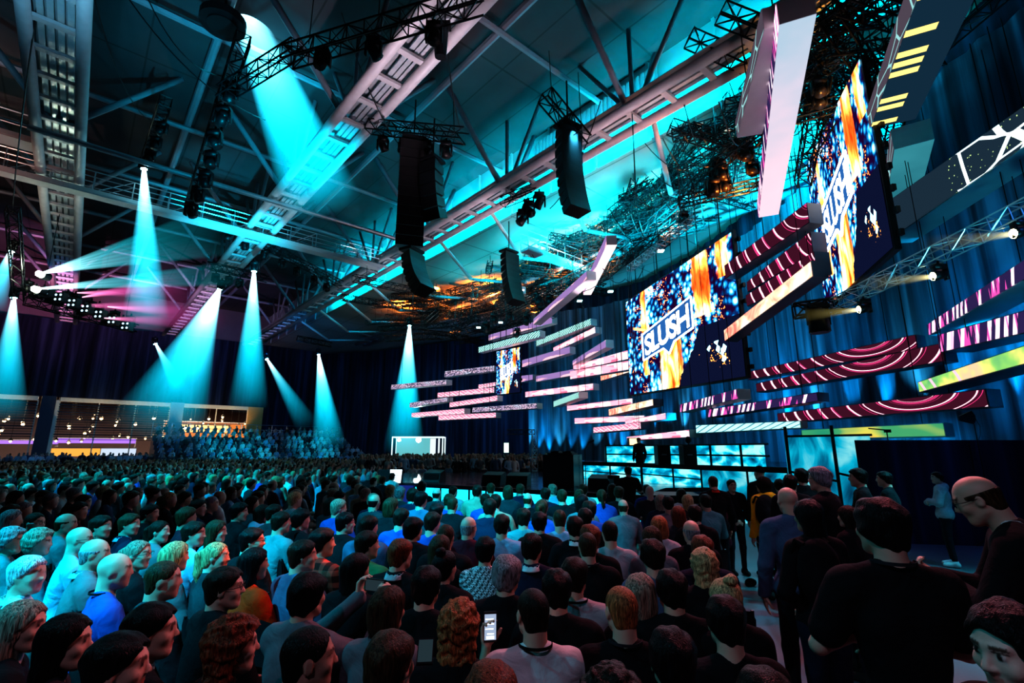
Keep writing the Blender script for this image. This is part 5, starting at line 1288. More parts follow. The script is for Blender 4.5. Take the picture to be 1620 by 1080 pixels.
q = P(822,460,29); o = empty('pink_light_box', q, R(30)); m = MB(); m.box((0,0,0),(.6,.5,.45)); m.build('case', simple('pink_case', (.6,.35,.4), .5), o); m = MB(); m.box((.05,-.26,.0),(.25,.02,.08)); m.build('lamp', glow('pink_case_lamp', (1,.9,.9), 6), o); tag(o, 'small pink box lamp hanging under the distant speaker array', 'stage light')
for i, (px, py, Y0) in enumerate(((757,518,36),(792,510,35),(833,500,34),(917,476,30),(966,461,28),(1045,397,23))):
    o = empty('downlight', P(px, py, Y0)); m = MB(); m.box((0,0,0),(.30,.30,.05)); m.build('diffuser', glow('downlight_glow', (.6,1,1), 3.5), o); m = MB(); m.box((0,0,.08),(.38,.38,.1)); m.tube((0,0,.1),(0,0,2),.02,4); m.build('housing', M['black'], o); tag(o, 'small square pale downlight above the hanging LED beams', 'lamp', 'square downlights above the LED beams')

# ================================================================ lights
W = bpy.data.worlds.new('world'); SC.world = W; W.use_nodes = True; W.node_tree.nodes['Background'].inputs[0].default_value = (.05,.12,.2,1); W.node_tree.nodes['Background'].inputs[1].default_value = .10
c_ = (.0,.72,1)
# audience
spot((-6,-3,11), PZ(110,880,1.2), c_, 16000, 20, .9)
spot((-14,2,12), PZ(230,850,1.2), c_, 10000, 22, .9)
spot((-4,-1,12), PZ(760,797,1.2), c_, 24000, 19, .8)
spot((-16,6,12), (-9,14,1.2), c_, 24000, 36, .9)
spot((-10,34,13), (-14,22,1.2), c_, 16000, 42, .9)
spot(P(348,456,30), UV(10, 50), c_, 16000, 36, .8)
spot(P(402,428,27), P(394,720,30), c_, 6000, 40, .8)
spot(P(504,560,44), P(519,720,44), c_, 6000, 40, .8)
spot(P(648,514,38), P(645,720,36), c_, 4000, 40, .8)
spot((-2,20,12), P(380,700,50), c_, 60000, 11, .8)
spot((-2,20,12), P(500,700,54), c_, 50000, 9, .8)
spot((8,20,11), (3,10,1), (.1,.6,1), 900, 60, 1)
# pink-red rim from above the stage, soft neutral from behind, then added fills
spot((3.5,10,9.5), (.5,2.2,1.1), (1,.22,.28), 2400, 62, 1)
spot((7,7,8), (1.2,4.5,1.1), (1,.30,.36), 900, 70, 1)
spot((-2,-5,9), (0.6,2.6,1.1), (.82,.70,1), 620, 55, 1)
spot((-9,1,9), (-1.5,2.5,1.1), (.0,.7,.9), 1300, 40, 1)
spot((6,2,9), (4.2,6,0), (.75,.55,1), 420, 50, 1)
spot((9.5,4.5,8.5), (6.2,6.8,0), (.05,.75,.9), 7500, 40, 1)
spot((9,5,9), P(1500,780,10.8), (.05,.2,.8), 900, 40, 1)
spot(UV(-4,40,9), UV(-4,UW,9.5), (.02,.35,1), 2600, 125, 1)  # blue fills added to lift the dark drapes in place of haze
spot(UV(12,42,9), UV(18,UW,8), (.02,.35,1), 2200, 120, 1)
spot((-5,42,9), (-4,56,7), (.02,.35,1), 1800, 130, 1)
spot((6.5,3,8), PZ(1480,800,1.2), (.5,.85,1), 5500, 12, 1)  # narrow spot added to brighten the pale hoodie
spot((3.5,10,9.5), PZ(405,900,1.05), (1,.16,.04), 6000, 5, .6)
# stage wash
spot((2,14,12), (1,19,.9), (.1,.7,1), 2500, 60, .9)
# roof
spot(UV(7,10,5), UV(6.5,13,14.5), (1,.78,.9), 2600, 50, 1)
spot(UV(6.5,2,8), UV(6.5,8,14.5), (1,.78,.9), 900, 50, 1)
spot(UV(6.5,20,8), UV(6.5,28,14.5), (.5,.85,1), 1500, 50, 1)
spot(UV(14,6,5), UV(14.5,11,14.5), (1,.72,.82), 1800, 50, 1)
spot(UV(14.5,14,8), UV(14.5,20,14.5), (1,.72,.82), 1500, 50, 1)
spot(UV(14.5,24,8), UV(14.5,32,14.5), (.8,.8,.9), 1500, 50, 1)
spot(UV(-2,10,8), UV(-2.2,14,14.8), (.25,.7,1), 3200, 60, 1)
spot(UV(5,18,9), UV(6.5,20,14.5), (.0,.7,.95), 3500, 60, 1)
spot(UV(-9,6,9), UV(-10,12,18), (.45,.3,.75), 2500, 70, 1)
spot(UV(2,14,6), UV(3,22,18), c_, 6500, 46, 1)
spot(UV(5,24,8), UV(5.5,34,18), c_, 8000, 50, 1)
spot(UV(-9,16,8), UV(-7,24,18), (.2,.6,.8), 2500, 50, 1)
spot(UV(-4,38,4), UV(-3,58,17), (.95,.3,.5), 22000, 50, 1)
spot(UV(-8,20,5), UV(-10,32,18), (1,.5,.4), 5000, 70, 1)
spot(UV(2,36,6), UV(8,56,17), (.6,.35,.6), 12000, 50, 1)
for u in (9, 23, 37): area(UV(15.5,u,15.1), UV(VL+.4,u,15.9), (.0,.78,1), 1500, 14, .3)
area_up = [area(UV(20,u,12.3), UV(21,u,14.8), (.0,.72,.9), e, 10, 2.5) for u, e in ((7,2200),(16,1900),(25,260))]

spot(P(1360,240,12)+Vector((0,0,-1)), P(1370,110,13)+Vector((1,0,4)), (1,.42,.08), 2400, 80, 1)
for px, py, Y0, e in ((720,500,39,9000),(640,470,42,12000),(690,430,38,12000),(780,450,36,9000),(850,465,34,9000),(900,420,30,5000),(960,400,27,4000),(1060,330,22,3000),(1170,260,17,2200)): 
    a = P(px, py, Y0); a.z -= 1.5; spot(a, a+Vector((-1,2,5)), (1,.27,.04), e*.45, 120, 1)
# LED beam undersides
spot((-1,27,2.5), P(800,520,36), (1,.75,.85), 1500, 34, 1)
spot((1,22,2.5), P(945,440,25), (1,.80,.88), 5200, 16, .6)
spot((0,16,2), P(960,600,30), (1,.65,.75), 700, 40, 1)
spot((3.5,5,2.6), PZ(1240,180,10), (1,.78,.86), 700, 42, 1)
spot((6,6,2.6), PZ(1440,260,10), (.1,.8,1), 900, 55, 1)
# drape uplights
for i in range(30):
    k = i/29*(len(BD)-1.001); i0 = int(k); f = k-i0; a, b = Vector(BD[i0]), Vector(BD[i0+1]); q = a.lerp(b, f); n_ = Vector((b.y-a.y, -(b.x-a.x))).normalized()*-1
    if n_.dot(q) > 0: n_ = -n_
    s = Vector((q.x+n_.x*.55, q.y+n_.y*.55, 2.3 if i0 > 2 else 1.0)); spot(s, (q.x, q.y, s.z+4.6), (.0,.55,1) if i % 3 else (.1,.75,1), (1500 if i0 > 3 else 1300), 34, .8, .05)
for x, y, e in ((6.5,21,700),(9.5,15,650),(12,10,550)): spot((x,y,2.3), (x+5,y+2.5,5), (.0,.55,1), e*2, 110, 1)
# warm spots added to brighten the window lintels, then the hall beyond
for v0_, v1_ in bays:
    for k_ in range(3):
        v_ = max(v0_, -16)+(v1_-max(v0_, -16))*(k_+.5)/3; spot(UV(v_, UW-2.2, 3.6), UV(v_, UW, 6.85), (1,.78,.45), 260, 80, 1)
for v in (-14,-3,6,13): 
    p_ = UV(v, UW+7, 7.8); area(p_, p_-Vector((0,0,4)), (1,.72,.45), 1500, 5)
SC.view_settings.view_transform = 'Standard'; SC.view_settings.look = 'High Contrast'; SC.view_settings.exposure = 0.0
SC.cycles.sample_clamp_indirect = 4; SC.cycles.max_bounces = 5; SC.cycles.diffuse_bounces = 2; SC.cycles.glossy_bounces = 3; SC.cycles.transparent_max_bounces = 32; SC.cycles.transmission_bounces = 3
# ================================================================ people
SK = {'l':(.60,.38,.29),'m':(.45,.27,.20),'p':(.68,.45,.37),'d':(.22,.12,.08)}
HC = {'black':(.008,.007,.008),'dark':(.022,.015,.011),'brown':(.07,.038,.02),'auburn':(.20,.055,.025),'ginger':(.42,.15,.06),'blond':(.55,.38,.20),'ash':(.33,.26,.20),'grey':(.30,.30,.32),'white':(.62,.62,.64)}
TC = {'black':(.010,.010,.013),'navy':(.012,.018,.045),'charcoal':(.035,.037,.045),'grey':(.16,.16,.18),'lightgrey':(.42,.42,.45),'white':(.70,.70,.72),'blue':(.03,.08,.35),'skyblue':(.30,.45,.62),'denim':(.08,.13,.22),'teal':(.08,.25,.28),'green':(.03,.22,.10),'red':(.40,.03,.02),'orange':(.95,.03,.0),'maroon':(.12,.015,.03),'yellow':(.95,.42,.02),'beige':(.38,.30,.22),'brown':(.10,.06,.04)}
chairs = []
def chair_meshes():
    f = MB()
    for s in (-1,1):
        f.tube((s*.21,-.20,0),(s*.21,-.21,.46),.012,6); f.tube((s*.21,.20,0),(s*.21,.18,.45),.012,6); f.tube((s*.21,-.21,.46),(s*.20,-.27,.88),.012,6); f.tube((s*.21,-.21,.44),(s*.21,.19,.44),.012,6)
    f.tube((-.21,.19,.44),(.21,.19,.44),.012,6); f.tube((-.21,-.21,.44),(.21,-.21,.44),.012,6)
    s_ = MB(); s_.box((0,-.01,.455),(.43,.42,.035))
    b = MB(); n = 10; vs = []; 
    for j, z in enumerate((.60,.66,.74,.82,.87)):
        for i in range(n+1):
            t_ = -1+2*i/n; w = .215*(1-.12*(j == 4)-.05*(j == 0)); vs.append((t_*w, -.235-.03*(1-t_*t_)-(z-.6)*.12, z+(.02*(1-t_*t_) if j == 4 else 0)))
    fs = [(j*(n+1)+i, j*(n+1)+i+1, (j+1)*(n+1)+i+1, (j+1)*(n+1)+i) for j in range(4) for i in range(n)]
    b.add(vs, fs); k = len(b.v); b.add([(x,y-.02,z) for x,y,z in vs], [q[::-1] for q in fs])
    return f.mesh('chair_frame', [M['black']]), s_.mesh('seat', [M['rubber']]), b.mesh('backrest', [M['rubber']], True)
def chair(x, y, bearing, label, group='black chairs under the seated audience'):
    f, s_, b = cached(('chair',), chair_meshes); o = empty('stacking_chair', (x, y, 0), -R(bearing))
    link('chair_frame', f, None, o); link('seat', s_, None, o); link('backrest', b, None, o); tag(o, label, 'chair', group); return o
taken = []
def topz(kind, fem, scale): return None
def seat(px, py, hair='short', hc='dark', top='jacket', tc='black', kind='lap', fem=False, br=None, hy=0, label='', sk='l', lod=None, sc=1.0, **kw):
    """place a seated person so that the crown of the head shows at px, py"""
    if fem: sc *= .97
    zt = 1.315*sc+ {'afro':.04,'curly':.02}.get(hair, 0)
    q = PZ(px, py, zt)
    if br is None: br = np.interp(px, [0,250,450,620,800,1000,1200], [50,44,34,14,4,0,-2])
    if lod is None: lod = 0 if q.y < 3.2 else 1
    c = TC[tc] if isinstance(tc, str) else tc
    r, p = person(q.x, q.y, 0, br-(hy*.0), label, SK[sk], hair, HC[hc], top, c, kind, fem, hy, lod=lod, scale=sc, headat=True, **kw)
    taken.append((q.x, q.y)); ch = chair(r.location.x, r.location.y, br, 'black stacking chair under the '+' '.join(label.split(',')[0].split()[:10])); chairs.append(ch)
    return r, p
S = seat
# --- left foreground
S(41,958,'long','ash','jacket','black',fem=True,hy=24,label='woman with long streaked ash-brown hair in the bottom left corner, dark jacket',sc=1.0)
S(111,980,'long','black','jacket','charcoal',fem=True,hy=24,label='woman with long black hair, dark jacket, next to the left corner')
S(246,961,'short','black','jacket','black',hy=24,collar=TC['lightgrey'],label='man with thick short black hair looking right, pale collar over black jacket')
S(374,984,'longcurly','auburn','knit','black',fem=True,hy=24,label='woman with curly auburn hair near the bottom left, black top')
S(493,998,'buzz','black','jacket','black',hy=36,sk='m',label='dark cropped-haired man seen from behind in front of the phone-raising man')
S(187,878,'bald','grey','knit','blue',hy=12,lanyard=TC['black'],label='bald man in a vivid blue sweater lit cyan from behind')
S(50,884,'short','white','tee','white',hy=36,collar=TC['white'],label='white-haired man in a white shirt looking right, left edge')
S(263,891,'buzz','brown','jacket','charcoal',hy=24,label='man with cropped brown hair and dark jacket looking right')
S(360,902,'short','dark','jacket','black',hy=36,glasses=True,label='dark-haired man with glasses in profile, black jacket')
r_ph, p_ph = S(490,913,'thick','black','jacket','grey',kind='photo',br=22,hy=0,label='man in a grey jacket raising a phone with both hands to take a photo')
S(345,861,'pony','blond','knit','charcoal',fem=True,hy=36,label='blonde woman with a high ponytail, dark grey top')
S(405,871,'long','black','tee','orange',fem=True,hy=24,label='woman with long black hair wearing a glowing orange-red top')
S(482,858,'short','dark','knit','denim',hy=36,label='dark-haired man in a slate blue sweater looking right')
S(155,855,'fringe','grey','jacket','grey',hy=24,collar=TC['lightgrey'],label='balding man with combed grey fringe and grey blazer')
S(222,858,'pony','ash','jacket','black',fem=True,hy=36,glasses=True,label='woman with low tied fair hair and glasses, black jacket')
S(130,836,'bald','grey','tee','skyblue',hy=24,glasses=True,label='bald man with glasses in a pale blue shirt, cyan lit, far left')
S(66,838,'curly','ash','knit','teal',fem=True,hy=24,label='person with big fair curls lit turquoise near the left edge')
S(22,836,'curly','grey','jacket','teal',fem=True,hy=24,label='curly-haired person cut close by the left edge')
S(280,861,'long','blond','knit','grey',fem=True,hy=0,label='person with smooth blonde hair seen from behind')
S(402,838,'short','black','jacket','black',hy=36,glasses=True,label='black-haired man with glasses beside the ponytail woman')
S(513,840,'thick','black','knit','red',hy=36,mat='plaid',label='dark-haired man in a red and black plaid shirt')
S(345,826,'long','brown','jacket','teal',fem=True,hy=36,label='long brown-haired woman in a teal jacket')
S(310,828,'short','dark','tee','skyblue',hy=36,label='dark-haired man in a pale cyan shirt')
S(255,826,'pony','dark','jacket','grey',fem=True,hy=36,label='woman with dark tied hair in a grey jacket')
S(208,815,'short','brown','jacket','navy',hy=36,collar=TC['skyblue'],label='brown-haired man in a navy jacket with pale blue collar')
S(163,818,'short','dark','jacket','black',hy=36,label='dark-haired man in black two seats left of the navy jacket')
S(58,813,'buzz','dark','jacket','black',hy=36,glasses=True,label='near-bald man with glasses in black, left side')
S(108,814,'fringe','brown','knit','teal',hy=24,label='balding man in a cyan lit sweater, left side')
S(447,812,'short','dark','tee','teal',hy=24,label='short-haired person in a teal-grey shirt, broad shoulders')
S(478,808,'thick','black','jacket','black',hy=24,label='black-haired man in a black blazer left of centre')
S(381,798,'thick','black','jacket','black',hy=36,label='man with bushy black hair, black jacket, upper left of centre')
S(417,801,'long','dark','hoodie','skyblue',fem=True,hy=24,label='dark-haired person with a pale blue hooded top')
S(436,800,'short','dark','jacket','charcoal',hy=36,label='dark-haired man just right of the pale blue hood')
S(316,792,'short','dark','jacket','navy',hy=36,label='man in navy next to the bushy-haired man')
S(240,800,'short','black','jacket','black',hy=48,label='black-haired man turned right in the seventh left row')
S(128,796,'short','dark','jacket','maroon',hy=36,label='man in a dark maroon jacket on the far left')
S(20,800,'short','brown','jacket','charcoal',hy=36,label='brown-haired man in charcoal at the left edge')
# --- centre
S(548,813,'short','black','jacket','black',hy=36,glasses=True,label='bearded-looking dark man with glasses in profile, black coat')
S(585,818,'short','dark','hoodie','denim',hy=24,label='dark-haired man in a denim blue hooded top, centre left')
S(583,843,'short','dark','knit','green',hy=36,label='man in a bright green sweater looking right')
S(635,856,'short','auburn','jacket','black',hy=12,collar=TC['lightgrey'],label='reddish-brown-haired man with white collar above a black suit')
S(705,875,'bun','black','jacket','black',fem=True,hy=12,label='woman with dark pinned-up hair and black jacket, centre')
S(697,850,'long','brown','knit','black',fem=True,label='brown long-haired woman behind the pinned-up hair woman')
S(768,852,'short','black','knit','lightgrey',fem=True,mat='pattern',label='dark-haired person in a black and white zigzag patterned top')
S(842,847,'short','dark','jacket','navy',hy=12,collar=TC['white'],label='man in a navy suit with a white collar, centre')
S(803,884,'thick','grey','jacket','black',hy=12,label='grey-haired man in a black jacket, centre')
S(929,845,'buzz','brown','tee','black',lanyard=TC['charcoal'],label='man with thinning cropped hair and lanyard in black, right of the navy suit')
S(909,886,'short','dark','knit','lightgrey',hy=12,lanyard=TC['black'],label='man in a light grey sweater with black lanyard')
r_tx, p_tx = S(842,936,'buzz','dark','tee','white',kind='phone',br=-8,hy=-12,lanyard=TC['black'],label='man in a white T-shirt holding a lit phone beside his head')
S(981,932,'buzz','ginger','tee','black',hy=-12,lanyard=TC['charcoal'],label='ginger cropped-haired man with lanyard in a black T-shirt')
S(1012,913,'bob','ash','tee','black',fem=True,hy=12,label='woman with an ash-blonde bob and bare nape, black top')
S(727,958,'longcurly','ginger','jacket','black',fem=True,label='woman with long wavy ginger hair, dark top')
S(616,934,'bob','brown','tee','grey',fem=True,hy=12,collar=TC['grey'],label='woman with a smooth brown bob and grey vest over a collar')
S(620,1006,'short','brown','jacket','black',hy=12,label='man with tousled dark brown hair at the bottom edge')
S(777,1056,'short','auburn','jacket','black',label='auburn crown of a head at the bottom edge centre')
S(966,1064,'curly','dark','jacket','black',label='dark curly crown at the bottom edge right of centre')
S(1205,1066,'short','dark','jacket','black',label='dark crown of a head at the bottom edge beside the aisle')
S(1031,858,'thick','dark','tee','denim',label='dark-haired man in a slate blue shirt, right of centre')
r_t, p_t = S(964,826,'buzz','dark','tee','lightgrey',label='man in a light grey T-shirt with small lettering on the back')
for k_, (tx, w_) in enumerate((('TEAM',.115),('ABBS',.10))):
    tm = text_mesh(tx, .01); xs = [v.co.x for v in tm.vertices]; sc_ = w_/(max(xs)-min(xs))
    for v in tm.vertices: v.co = (v.co.x*sc_, 0, v.co.y*sc_)
    o_ = link('shirt_print', tm, M['rubber'], r_t, (0, -.142+.0*k_, p_t.sz-.13-.04*k_))
S(1030,836,'bob','brown','knit','grey',fem=True,label='brown bobbed woman in a grey top with an orange scarf edge')
S(1112,873,'longcurly','blond','jacket','black',fem=True,label='woman with long wavy blonde hair near the aisle')
S(885,808,'buzz','brown','tee','skyblue',label='thin-haired man in a cyan lit blue shirt')
S(909,819,'short','dark','jacket','black',collar=TC['white'],label='dark-haired man in black with a bright collar')
S(742,819,'fringe','grey','jacket','maroon',hy=12,label='balding grey-haired man in a maroon jacket')
S(794,816,'short','dark','tee','skyblue',label='dark-haired person in a pale cyan blouse')
S(685,812,'short','dark','tee','blue',hy=24,label='dark-haired man in a royal blue shirt')
S(706,832,'buzz','brown','jacket','black',label='nearly bald man in front of the maroon jacket')
S(853,812,'short','black','jacket','black',label='black-haired man in black, narrow head, centre')
S(933,834,'thick','auburn','knit','black',label='reddish-haired person partly hidden behind the thinning man')
S(925,806,'short','dark','jacket','black',label='dark-haired man in black beside the bright collar man')
S(655,822,'thick','black','jacket','black',hy=24,label='black-haired person left of the royal blue shirt')
S(636,806,'short','dark','tee','blue',hy=24,label='man in a blue T-shirt behind the black-haired person')
S(828,806,'short','dark','knit','teal',label='dark-haired person with teal lit sweater, centre')
S(1146,919,'bun','blond','jacket','black',fem=True,label='woman with a blond hair bun peeking above a dark head')
S(1144,948,'short','black','tee','black',label='man with black hair and shaved sides by the aisle, black shirt')
S(1092,825,'fringe','grey','jacket','black',label='balding grey-haired man in dark jacket near the aisle')
S(1109,850,'short','auburn','jacket','navy',label='red-brown-haired man in navy near the aisle')
S(1072,803,'long','auburn','jacket','charcoal',fem=True,label='woman with long reddish hair near the aisle')
S(1098,801,'short','dark','jacket','black',label='dark-haired man at the aisle end behind the grey-haired man')
S(1042,819,'bob','ginger','knit','lightgrey',fem=True,label='woman with ginger bob in a pale top')
S(1087,784,'long','blond','jacket','charcoal',fem=True,label='blonde woman three rows from the stage steps')
S(1044,784,'long','ash','jacket','navy',fem=True,label='ash-haired woman in navy below the stage steps')
S(676,900,'short','black','jacket','black',label='dark figure in black left of the pinned-up hair woman')
S(565,880,'long','black','jacket','black',fem=True,hy=24,label='woman with long black hair right of the raised phone')
S(1060,905,'short','black','jacket','black',label='dark-haired figure in black behind the slate blue shirt')
S(880,905,'short','black','jacket','black',label='dark figure in black left of the light grey sweater')
S(195,1010,'short','black','jacket','black',hy=24,label='dark figure low between the left foreground heads')
S(1060,1000,'short','black','jacket','black',label='dark-haired figure in black right of the ginger man')
S(895,1010,'short','black','jacket','black',sc=.95,label='dark figure low behind the white T-shirt man') if False else None

# phones
def phone(px, py, Y, label, br=0, screen=True, sz=(.075,.155), horiz=False):
    o = empty('smartphone', P(px, py, Y), -R(br)); w, h = sz if not horiz else sz[::-1]; m = MB(); m.box((0,0,0),(w,.009,h)); m.build('case', M['rubber'], o)
    m = MB(); m.box((0,-.0055,0),(w*.9,.002,h*.84)); m.build('display', glow('phone_display', (.35,.42,.55) if screen else (.03,.05,.06), .9), o)
    if screen:
        m = MB()
        for i in range(4): m.box((-.005+.006*(i%2),-.0072,h*(.26-.16*i)), (w*(.62-.1*(i%2)),.001,h*.035))
        m.box((0,-.0072,-h*.34),(w*.6,.001,h*.1)); m.build('screen_text', glow('phone_text', (.95,1,1), 1.6), o)
    tag(o, label, 'phone'); return o


def in_hand(r, p, off): 
    w = Matrix.Translation(r.location) @ Matrix.Rotation(r.rotation_euler.z, 4, 'Z') @ Matrix.Scale(r.scale.x, 4); return w @ off
ph_ = phone(700,900,2.5,'dark smartphone held sideways in two raised hands',22,False,horiz=True,sz=(.072,.145)); ph_.location = in_hand(r_ph, p_ph, Vector((.150,.415,p_ph.sz+.185)))
ph_ = phone(700,900,2.0,'lit white smartphone with message bubbles held up beside the white T-shirt man',-8,sz=(.07,.15)); ph_.location = in_hand(r_tx, p_tx, Vector((-.182,.335,p_tx.sz+.055)))
o_ = phone(673,1030,2.1,'small smartphone glowing in a lap at the bottom',-5, False, sz=(.06,.10)); o_.rotation_euler = (-.9,0,.1)

# --- standing people on the right
def stand(px, py, Y, hair, hc, top, tc, kind='stand', fem=False, br=0, hy=0, label='', sk='l', **kw):
    q = P(px, py, Y); hgt = q.z; base = {'read':1.70}.get(kind, 1.752); sc = hgt/base
    c = TC[tc] if isinstance(tc, str) else tc
    lod = 0 if Y < 5 else 1
    return person(q.x, q.y, 0, br, label, SK[sk], hair, HC[hc] if isinstance(hc, str) else hc, top, c, kind, fem, hy, lod=lod, scale=sc, headat=True, **kw)
stand(1385,789,2.25,'thick','black','tee','black','standcross',br=8,hy=-12,lanyard=TC['charcoal'],sk='l',label='broad man with thick black hair and lanyard, arms folded, black T-shirt, in the right foreground')
stand(1540,760,2.75,'fringe','brown','jacket','black','read',br=-48,nod=24,glasses=True,collar=TC['white'],label='balding man in a black suit looking down at his hands at the right edge')
w15, p15 = stand(1588,950,1.36,'long','black','knit','black','stand',True,br=-98,hy=0,sk='p',fine=.0055,nod=8,label='woman with black hair and lowered gaze, face turned left, bottom right corner')
stand(1275,790,3.6,'long','black','knit','black','guard',True,br=-8,hy=-12,bc=(.012,.02,.045),label='woman with long black hair, dark top and jeans in the aisle')
stand(1243,769,4.3,'bald','grey','jacket','denim','stand',br=4,label='bald man in a slate blue jacket standing in the aisle')
stand(1294,747,5.3,'thick','grey','jacket','black','read',br=-40,glasses=True,label='grey-haired man in a black suit looking down at a phone')
stand(1127,752,8.0,'buzz','brown','jacket','black','stand',br=2,collar=TC['red'],label='man in black with a bright red collar standing in front of the cyan panel')
stand(1157,758,8.7,'short','black','jacket','black','guard',br=178,glasses=True,label='person in black facing the camera with hands clasped')
stand(1205,755,7.4,'hood','dark','hoodie','yellow','stand',br=-18,hy=-20,label='person in a bright yellow hooded jacket with the hood up')
for o in list(bpy.data.objects)[-12:]:
    if o.name.startswith('hood') and not o.name.startswith('hoodie'): o.color = (.95,.42,.02,1)
stand(1200,737,8.6,'cap','black','jacket','black','stand',br=-10,label='tall person in a black cap behind the yellow jacket')
stand(1249,750,6.6,'short','dark','jacket','black','stand',br=10,hy=20,label='brown-haired person in black right behind the bald man')
stand(1232,757,7.8,'short','black','jacket','black','stand',br=20,label='dark-haired person half hidden between the yellow jacket and the bald man')
stand(1266,741,7.3,'thick','black','jacket','black','stand',br=10,label='tall black-haired person at the back of the standing group')
stand(1354,741,6.7,'thick','black','jacket','black','standcross',br=-60,label='dark-haired man in black in profile before the blue cloth')
stand(1396,745,7.4,'short','black','jacket','black','stand',br=-50,label='person in black in profile just left of the dark partition')
stand(1480,746,9.3,'short','dark','hoodie','lightgrey','standcross',br=-55,hy=-20,extra='whiteshoes',label='person in a pale grey hoodie and white shoes before the dark partition')
stand(1428,843,4.6,'short','dark','tee','white','stand',br=-20,label='person in a pale shirt mostly hidden behind the broad man') if False else None
stand(1338,800,4.9,'long','dark','jacket','black','stand',True,br=-30,label='dark figure between the jeans woman and the broad man')
stand(993,737,11.3,'short','dark','tee','black','camera',br=-6,label='camera operator in black standing before the stage')
q = P(1010,692,18.6); person(q.x, q.y, DZ, -12, 'man in black and red cap standing on the stage beside the platform', SK['l'], 'cap', (.5,.04,.04), 'jacket', TC['black'], 'stand', scale=(q.z-DZ)/1.752, lod=1, headat=True)
# the operator's camera
q = P(972,758,11.5); o = empty('video_camera', q, R(6)); m = MB(); m.box((0,0,0),(.14,.34,.18)); m.tube((0,.17,0),(0,.34,0),.055,10); m.box((0,-.05,.14),(.03,.2,.03)); m.build('body', M['rubber'], o)
m = MB(); m.box((-.12,-.05,.05),(.10,.02,.07)); m.build('viewfinder', M['black'], o); m = MB(); m.tube((0,0,-.1),(0,0,-.5),.02,6); m.tube((.0,0,-.45),(.22,-.08,-.35),.018,6); m.build('handle', M['black'], o); tag(o, 'black video camera on a handle held by the operator before the stage', 'camera')
# backpack, shoulder bag, badges, pouch
def backpack(px, py, Y, br, label, c, sz=(.32,.17,.42)):
    q = P(px, py, Y); 
    def f(p_): return smin(el(p_, (0,0,0), (sz[0]/2*1.05, sz[1]/2*1.1, sz[2]/2*1.05)), el(p_, (0,-sz[1]*.4,-sz[2]*.15), (sz[0]*.36,sz[1]*.3,sz[2]*.26)), .03)+sn(p_,30)*.004
    v, fc = surfnets(f, (-.3,-.3,-.4), (.3,.3,.4), .014); o = empty('backpack', q, -R(br)); b = objlink('sack', tomesh('sack', v, fc), M['cloth'], o, c)
    for s in (-1,1):
        m = MB(); m.path([Vector((s*.09,.0,.17)),Vector((s*.10,.06,.19)),Vector((s*.11,.11,.10))],.014,5); objlink('strap', m.mesh('strap'), M['cloth'], o, (.01,.01,.01))
    tag(o, label, 'bag'); return o
backpack(1212,808,7.15,-18,'black backpack worn over the yellow hooded jacket',TC['black'])
backpack(1297,905,3.42,-8,'dark backpack on the back of the woman in jeans',TC['black'],(.28,.15,.40))
q = PZ(1188,927,0); o = empty('cloth_pouch', q, .4); v, fc = surfnets(lambda p_: el(p_, (0,0,.05), (.10,.06,.06))+sn(p_,40)*.006, (-.16,-.12,-.03), (.16,.12,.15), .01); objlink('pouch', tomesh('pouch', v, fc), M['cloth'], o, TC['black']); tag(o, 'small dark pouch lying on the aisle floor', 'pouch')

# ---------------------------------------------------------------- generated rows (mid distance)
rr = random.Random(21)
ordn = ['first','second','third','fourth','fifth','sixth','seventh','eighth','ninth','tenth','eleventh','twelfth','thirteenth','fourteenth','fifteenth','sixteenth','seventeenth','eighteenth','nineteenth','twentieth','twenty-first','twenty-second','twenty-third','twenty-fourth','twenty-fifth','twenty-sixth','twenty-seventh','twenty-eighth','twenty-ninth','thirtieth']
hairw = {'short':'short','thick':'thick short','buzz':'cropped','bald':'bald','long':'long','bob':'bobbed','pony':'tied back','curly':'curly','fringe':'thinning'}
def rnd_person():
    fem = rr.random() < .38
    hair = rr.choice(['long','bob','pony','long','curly']) if fem else rr.choice(['short','short','thick','short','buzz','short','fringe','thick','bald' if rr.random() < .4 else 'thick'])
    hc = rr.choice(['black','dark','dark','dark','brown','brown','ash','blond','grey']); tc = rr.choice(['black','black','black','navy','charcoal','navy','charcoal','grey','lightgrey','white','skyblue','denim','teal','maroon','blue','beige'])
    return fem, hair, hc, tc
def lab(hair, hc, tc, extra):
    cw_ = {'lightgrey':'light grey','skyblue':'pale blue'}.get(tc, tc); h = 'bald' if hair == 'bald' else f'{hairw[hair]} {"ash-blond" if hc == "ash" else hc} hair'
    return f'{"bald person" if hair == "bald" else "person with "+h} in {cw_}, {extra}'
def front_y(x):          # stage front at x
    pts = sorted(SF); 
    for (a, b) in zip(pts[:-1], pts[1:]):
        if a[0] <= x <= b[0]: return a[1]+(b[1]-a[1])*(x-a[0])/(b[0]-a[0])
    return 99 if x < pts[0][0] else pts[-1][1]
rest = []                # everyone past the countable ones
row = 0; cand = []
Yr = 5.9
